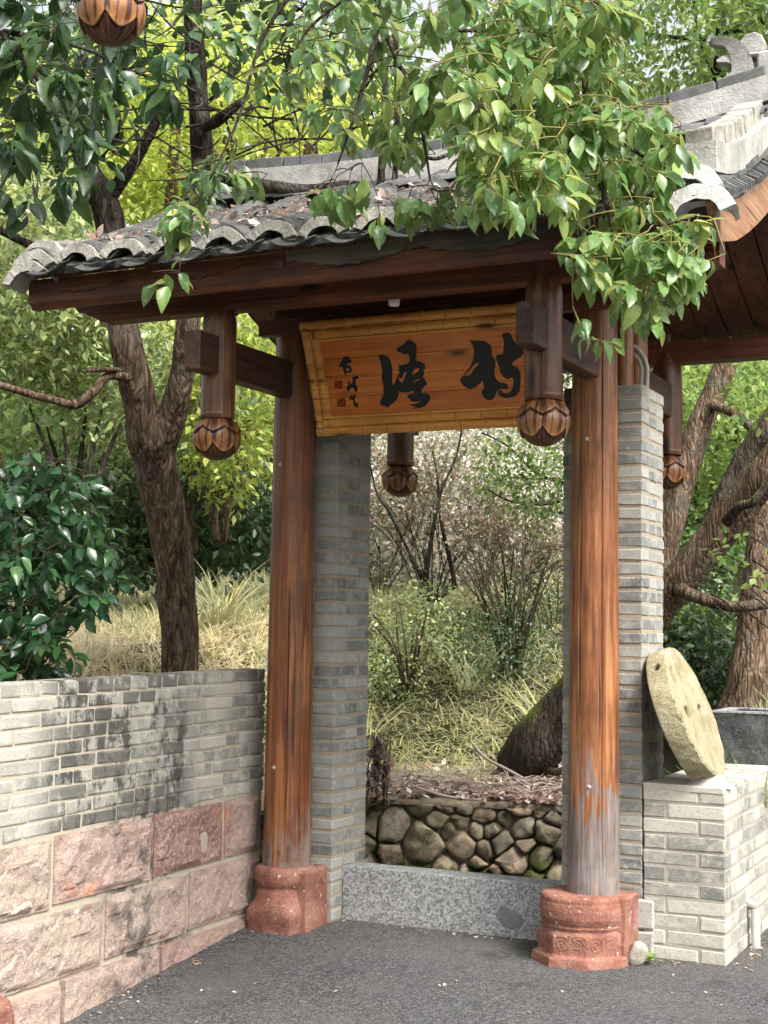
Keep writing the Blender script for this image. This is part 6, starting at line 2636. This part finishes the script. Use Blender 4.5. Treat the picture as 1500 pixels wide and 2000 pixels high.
limbs = [[P_(1230, -160, 5.4, 12), P_(1150, 60, 5.4, 8), P_(1150, 250, 5.2, 6), P_(1190, 420, 5.0, 5), P_(1220, 560, 4.95, 3)],
         [P_(1150, 60, 5.4, 7), P_(1050, 160, 5.2, 5), P_(950, 270, 5.0, 4), P_(880, 370, 4.95, 2)],
         [P_(1150, 200, 5.3, 6), P_(1220, 280, 5.2, 4), P_(1300, 330, 5.1, 2)], [P_(1160, 60, 5.4, 6), P_(1000, 60, 5.5, 4), P_(860, 60, 5.5, 3)],
         [P_(1190, 420, 5.0, 4), P_(1280, 440, 4.95, 3), P_(1370, 420, 4.9, 2)], [P_(1150, 250, 5.2, 4), P_(1080, 330, 4.9, 3), P_(1010, 380, 4.8, 2)]]
for L in limbs:
    tube('branch', L, M['dark_bark'], OT, 30, 8, .08)
twig_net(bases, limbs, M['green_twig'], OT)
place_leaves(OT, P, Dr, Up, S, Wd, M['over_leaf'], M['over_leaf_mass'], 298, B)

OM = thing('overhanging_branch', 'darker leafy branch hanging over the middle and left of the gate roof', 'branch')
PD = [(600, -20), (860, -20), (850, 150), (830, 290), (730, 250), (690, 290), (620, 240), (580, 100)]
spec = [(PD, 76, 5.2, 6.2, .38), ([(640, 350), (22, 20)], 4, 5.3, 5.6, .4), ([(690, 380), (20, 14)], 3, 5.3, 5.6, .42), ([(800, 400), (26, 20)], 6, 5.2, 5.5, .42), ([(870, 400), (26, 20)], 5, 5.2, 5.5, .45),
        ([(420, 320), (34, 26)], 8, 5.4, 5.8, .2), ([(385, 400), (26, 24)], 7, 5.4, 5.8, .28), ([(350, 440), (20, 14)], 3, 5.4, 5.6, .3), ([(470, 340), (25, 16)], 4, 5.4, 5.8, .28), ([(345, 545), (20, 9)], 2, 5.3, 5.5, .55), ([(375, 480), (14, 12)], 2, 5.4, 5.6, .5),
        ([(560, 130), (35, 60)], 7, 5.5, 6.2, .4), ([(780, 300), (30, 22)], 6, 5.4, 5.8, .36), ([(480, 60), (80, 60)], 12, 5.8, 6.6, .42)]
P, Dr, Up, S, Wd, B, bases = sprigs(spec, 44, .75, .088, (4, 7), .05, (.85, 1.15))
limbs = [[P_(760, -140, 5.8, 9), P_(740, 40, 5.8, 6), P_(700, 200, 5.6, 4), P_(660, 320, 5.5, 2)], [P_(740, 40, 5.8, 5), P_(810, 200, 5.6, 4), P_(840, 350, 5.4, 2)],
         [P_(640, -100, 6.0, 6), P_(520, 60, 5.9, 4), P_(470, 220, 5.7, 3), P_(420, 330, 5.6, 2), P_(365, 440, 5.5, 1.5), P_(350, 530, 5.4, 1)], [P_(700, -20, 5.9, 4), P_(600, 60, 5.9, 3), P_(560, 160, 5.8, 2)]]
for L in limbs:
    tube('branch', L, M['dark_bark'], OM, 30, 8, .08)
twig_net(bases, limbs, M['twig'], OM)
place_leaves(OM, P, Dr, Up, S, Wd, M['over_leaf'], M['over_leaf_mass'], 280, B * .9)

OD = thing('overhanging_branch', 'shadowy branch with large dark leaves in the upper left corner', 'branch')
PE = [(-30, -30), (160, -30), (260, 70), (370, 110), (340, 190), (270, 240), (220, 220), (160, 300), (130, 350), (60, 300), (-30, 330)]
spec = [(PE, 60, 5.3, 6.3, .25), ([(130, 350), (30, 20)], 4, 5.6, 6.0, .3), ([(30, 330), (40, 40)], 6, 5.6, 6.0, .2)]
P, Dr, Up, S, Wd, B, bases = sprigs(spec, 5, .55, .125, (5, 7), .07, (.85, 1.05))
limbs = [[P_(-120, -60, 6.1, 12), P_(0, 60, 6.0, 8), P_(90, 180, 5.9, 5), P_(130, 300, 5.8, 3)], [P_(0, 60, 6.0, 6), P_(150, 90, 5.9, 4), P_(260, 140, 5.8, 3), P_(340, 160, 5.8, 2)]]
for L in limbs:
    tube('branch', L, M['dark_bark'], OD, 30, 8, .08)
twig_net(bases, limbs, M['twig'], OD)
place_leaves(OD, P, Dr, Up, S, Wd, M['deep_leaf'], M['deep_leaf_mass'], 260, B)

# weed beside the rock at the pedestal
WD = thing('weed', 'small bright green weed sprouting beside the pale rock', 'plant')
n = 14
q = onp(1268, 1880, (0, -.12, 0), Vector((0, 1, 0)))
P = np.array([[q.x, -.10, .01]] * n) + rg.normal(size=(n, 3)) * [.018, .012, .008] + np.array([0, 0, .015])
an = rg.uniform(0, 6.28, n)
mass_obj('leaf_cluster', [leaf_mass(P, np.stack([np.cos(an), np.sin(an), rg.uniform(.2, 1, n)], 1), up_jit(n, .3), rg.uniform(.025, .04, n), (LVn, LTn), 1.3, rg.uniform(.6, .9, n))], M['mid_leaf'], WD)
# crumbs of leaf and grit on the asphalt
n = 70
px = rg.uniform(60, 1480, n)
py = rg.uniform(1830, 1990, n)
P = np.array([tuple(onp(a, b, (0, 0, -.02), Vector((0, 0, 1)))) for a, b in zip(px, py)])
P = np.vstack([P, np.array([[rg.uniform(1.05, 1.2), -.03, .01] for _ in range(16)]) + rg.normal(size=(16, 3)) * [.05, .02, .002]])
nb_ = 260
t_ = rg.random(nb_)
E1 = np.stack([-.955 + np.abs(rg.normal(size=nb_)) * .05, -.08 - 2.0 * t_, np.zeros(nb_)], 1)[:110]
E2 = np.stack([rg.uniform(-.58, .58, nb_), .10 - np.abs(rg.normal(size=nb_)) * .04, np.zeros(nb_)], 1)[:70]
E3 = np.stack([1.40 + np.abs(rg.normal(size=nb_)) * .05, rg.uniform(0, 1.2, nb_), np.zeros(nb_)], 1)[:60]
P = np.vstack([P, E1, E2, E3])
P[:, 2] = g_asph(P[:, 0], P[:, 1]) + .006
o = mass_obj('leaf_crumbs', [leaf_mass(P, rg.normal(size=(len(P), 3)) * [1, 1, .05], up_jit(len(P), .15), rg.uniform(.008, .028, len(P)), (LVn, LTn), 1.2)], M['litter'])
tag(o, 'scattered bits of dead leaf on the asphalt', 'leaf bits', kind='stuff')

# unseen woodland added behind the viewer to block low-angle light
parts = []
for a_ in range(-112, 120, 17):
    az = R(a_) + math.pi - .2
    d = Vector((-math.sin(az + YAW), math.cos(az + YAW), 0))
    c = CAM + d * (13 + 2 * math.sin(a_))
    for zc in (2.0, 5.0):
        parts.append(crown_leaves((c.x, c.y, zc), (3.0, 3.0, 2.2), 26, 14, .42, clump_r=.9, v0=.4, vs=.4))
o = mass_obj('forest', parts, M['far_leaf'])
tag(o, 'woodland around the yard behind the viewer', 'woodland', kind='stuff')
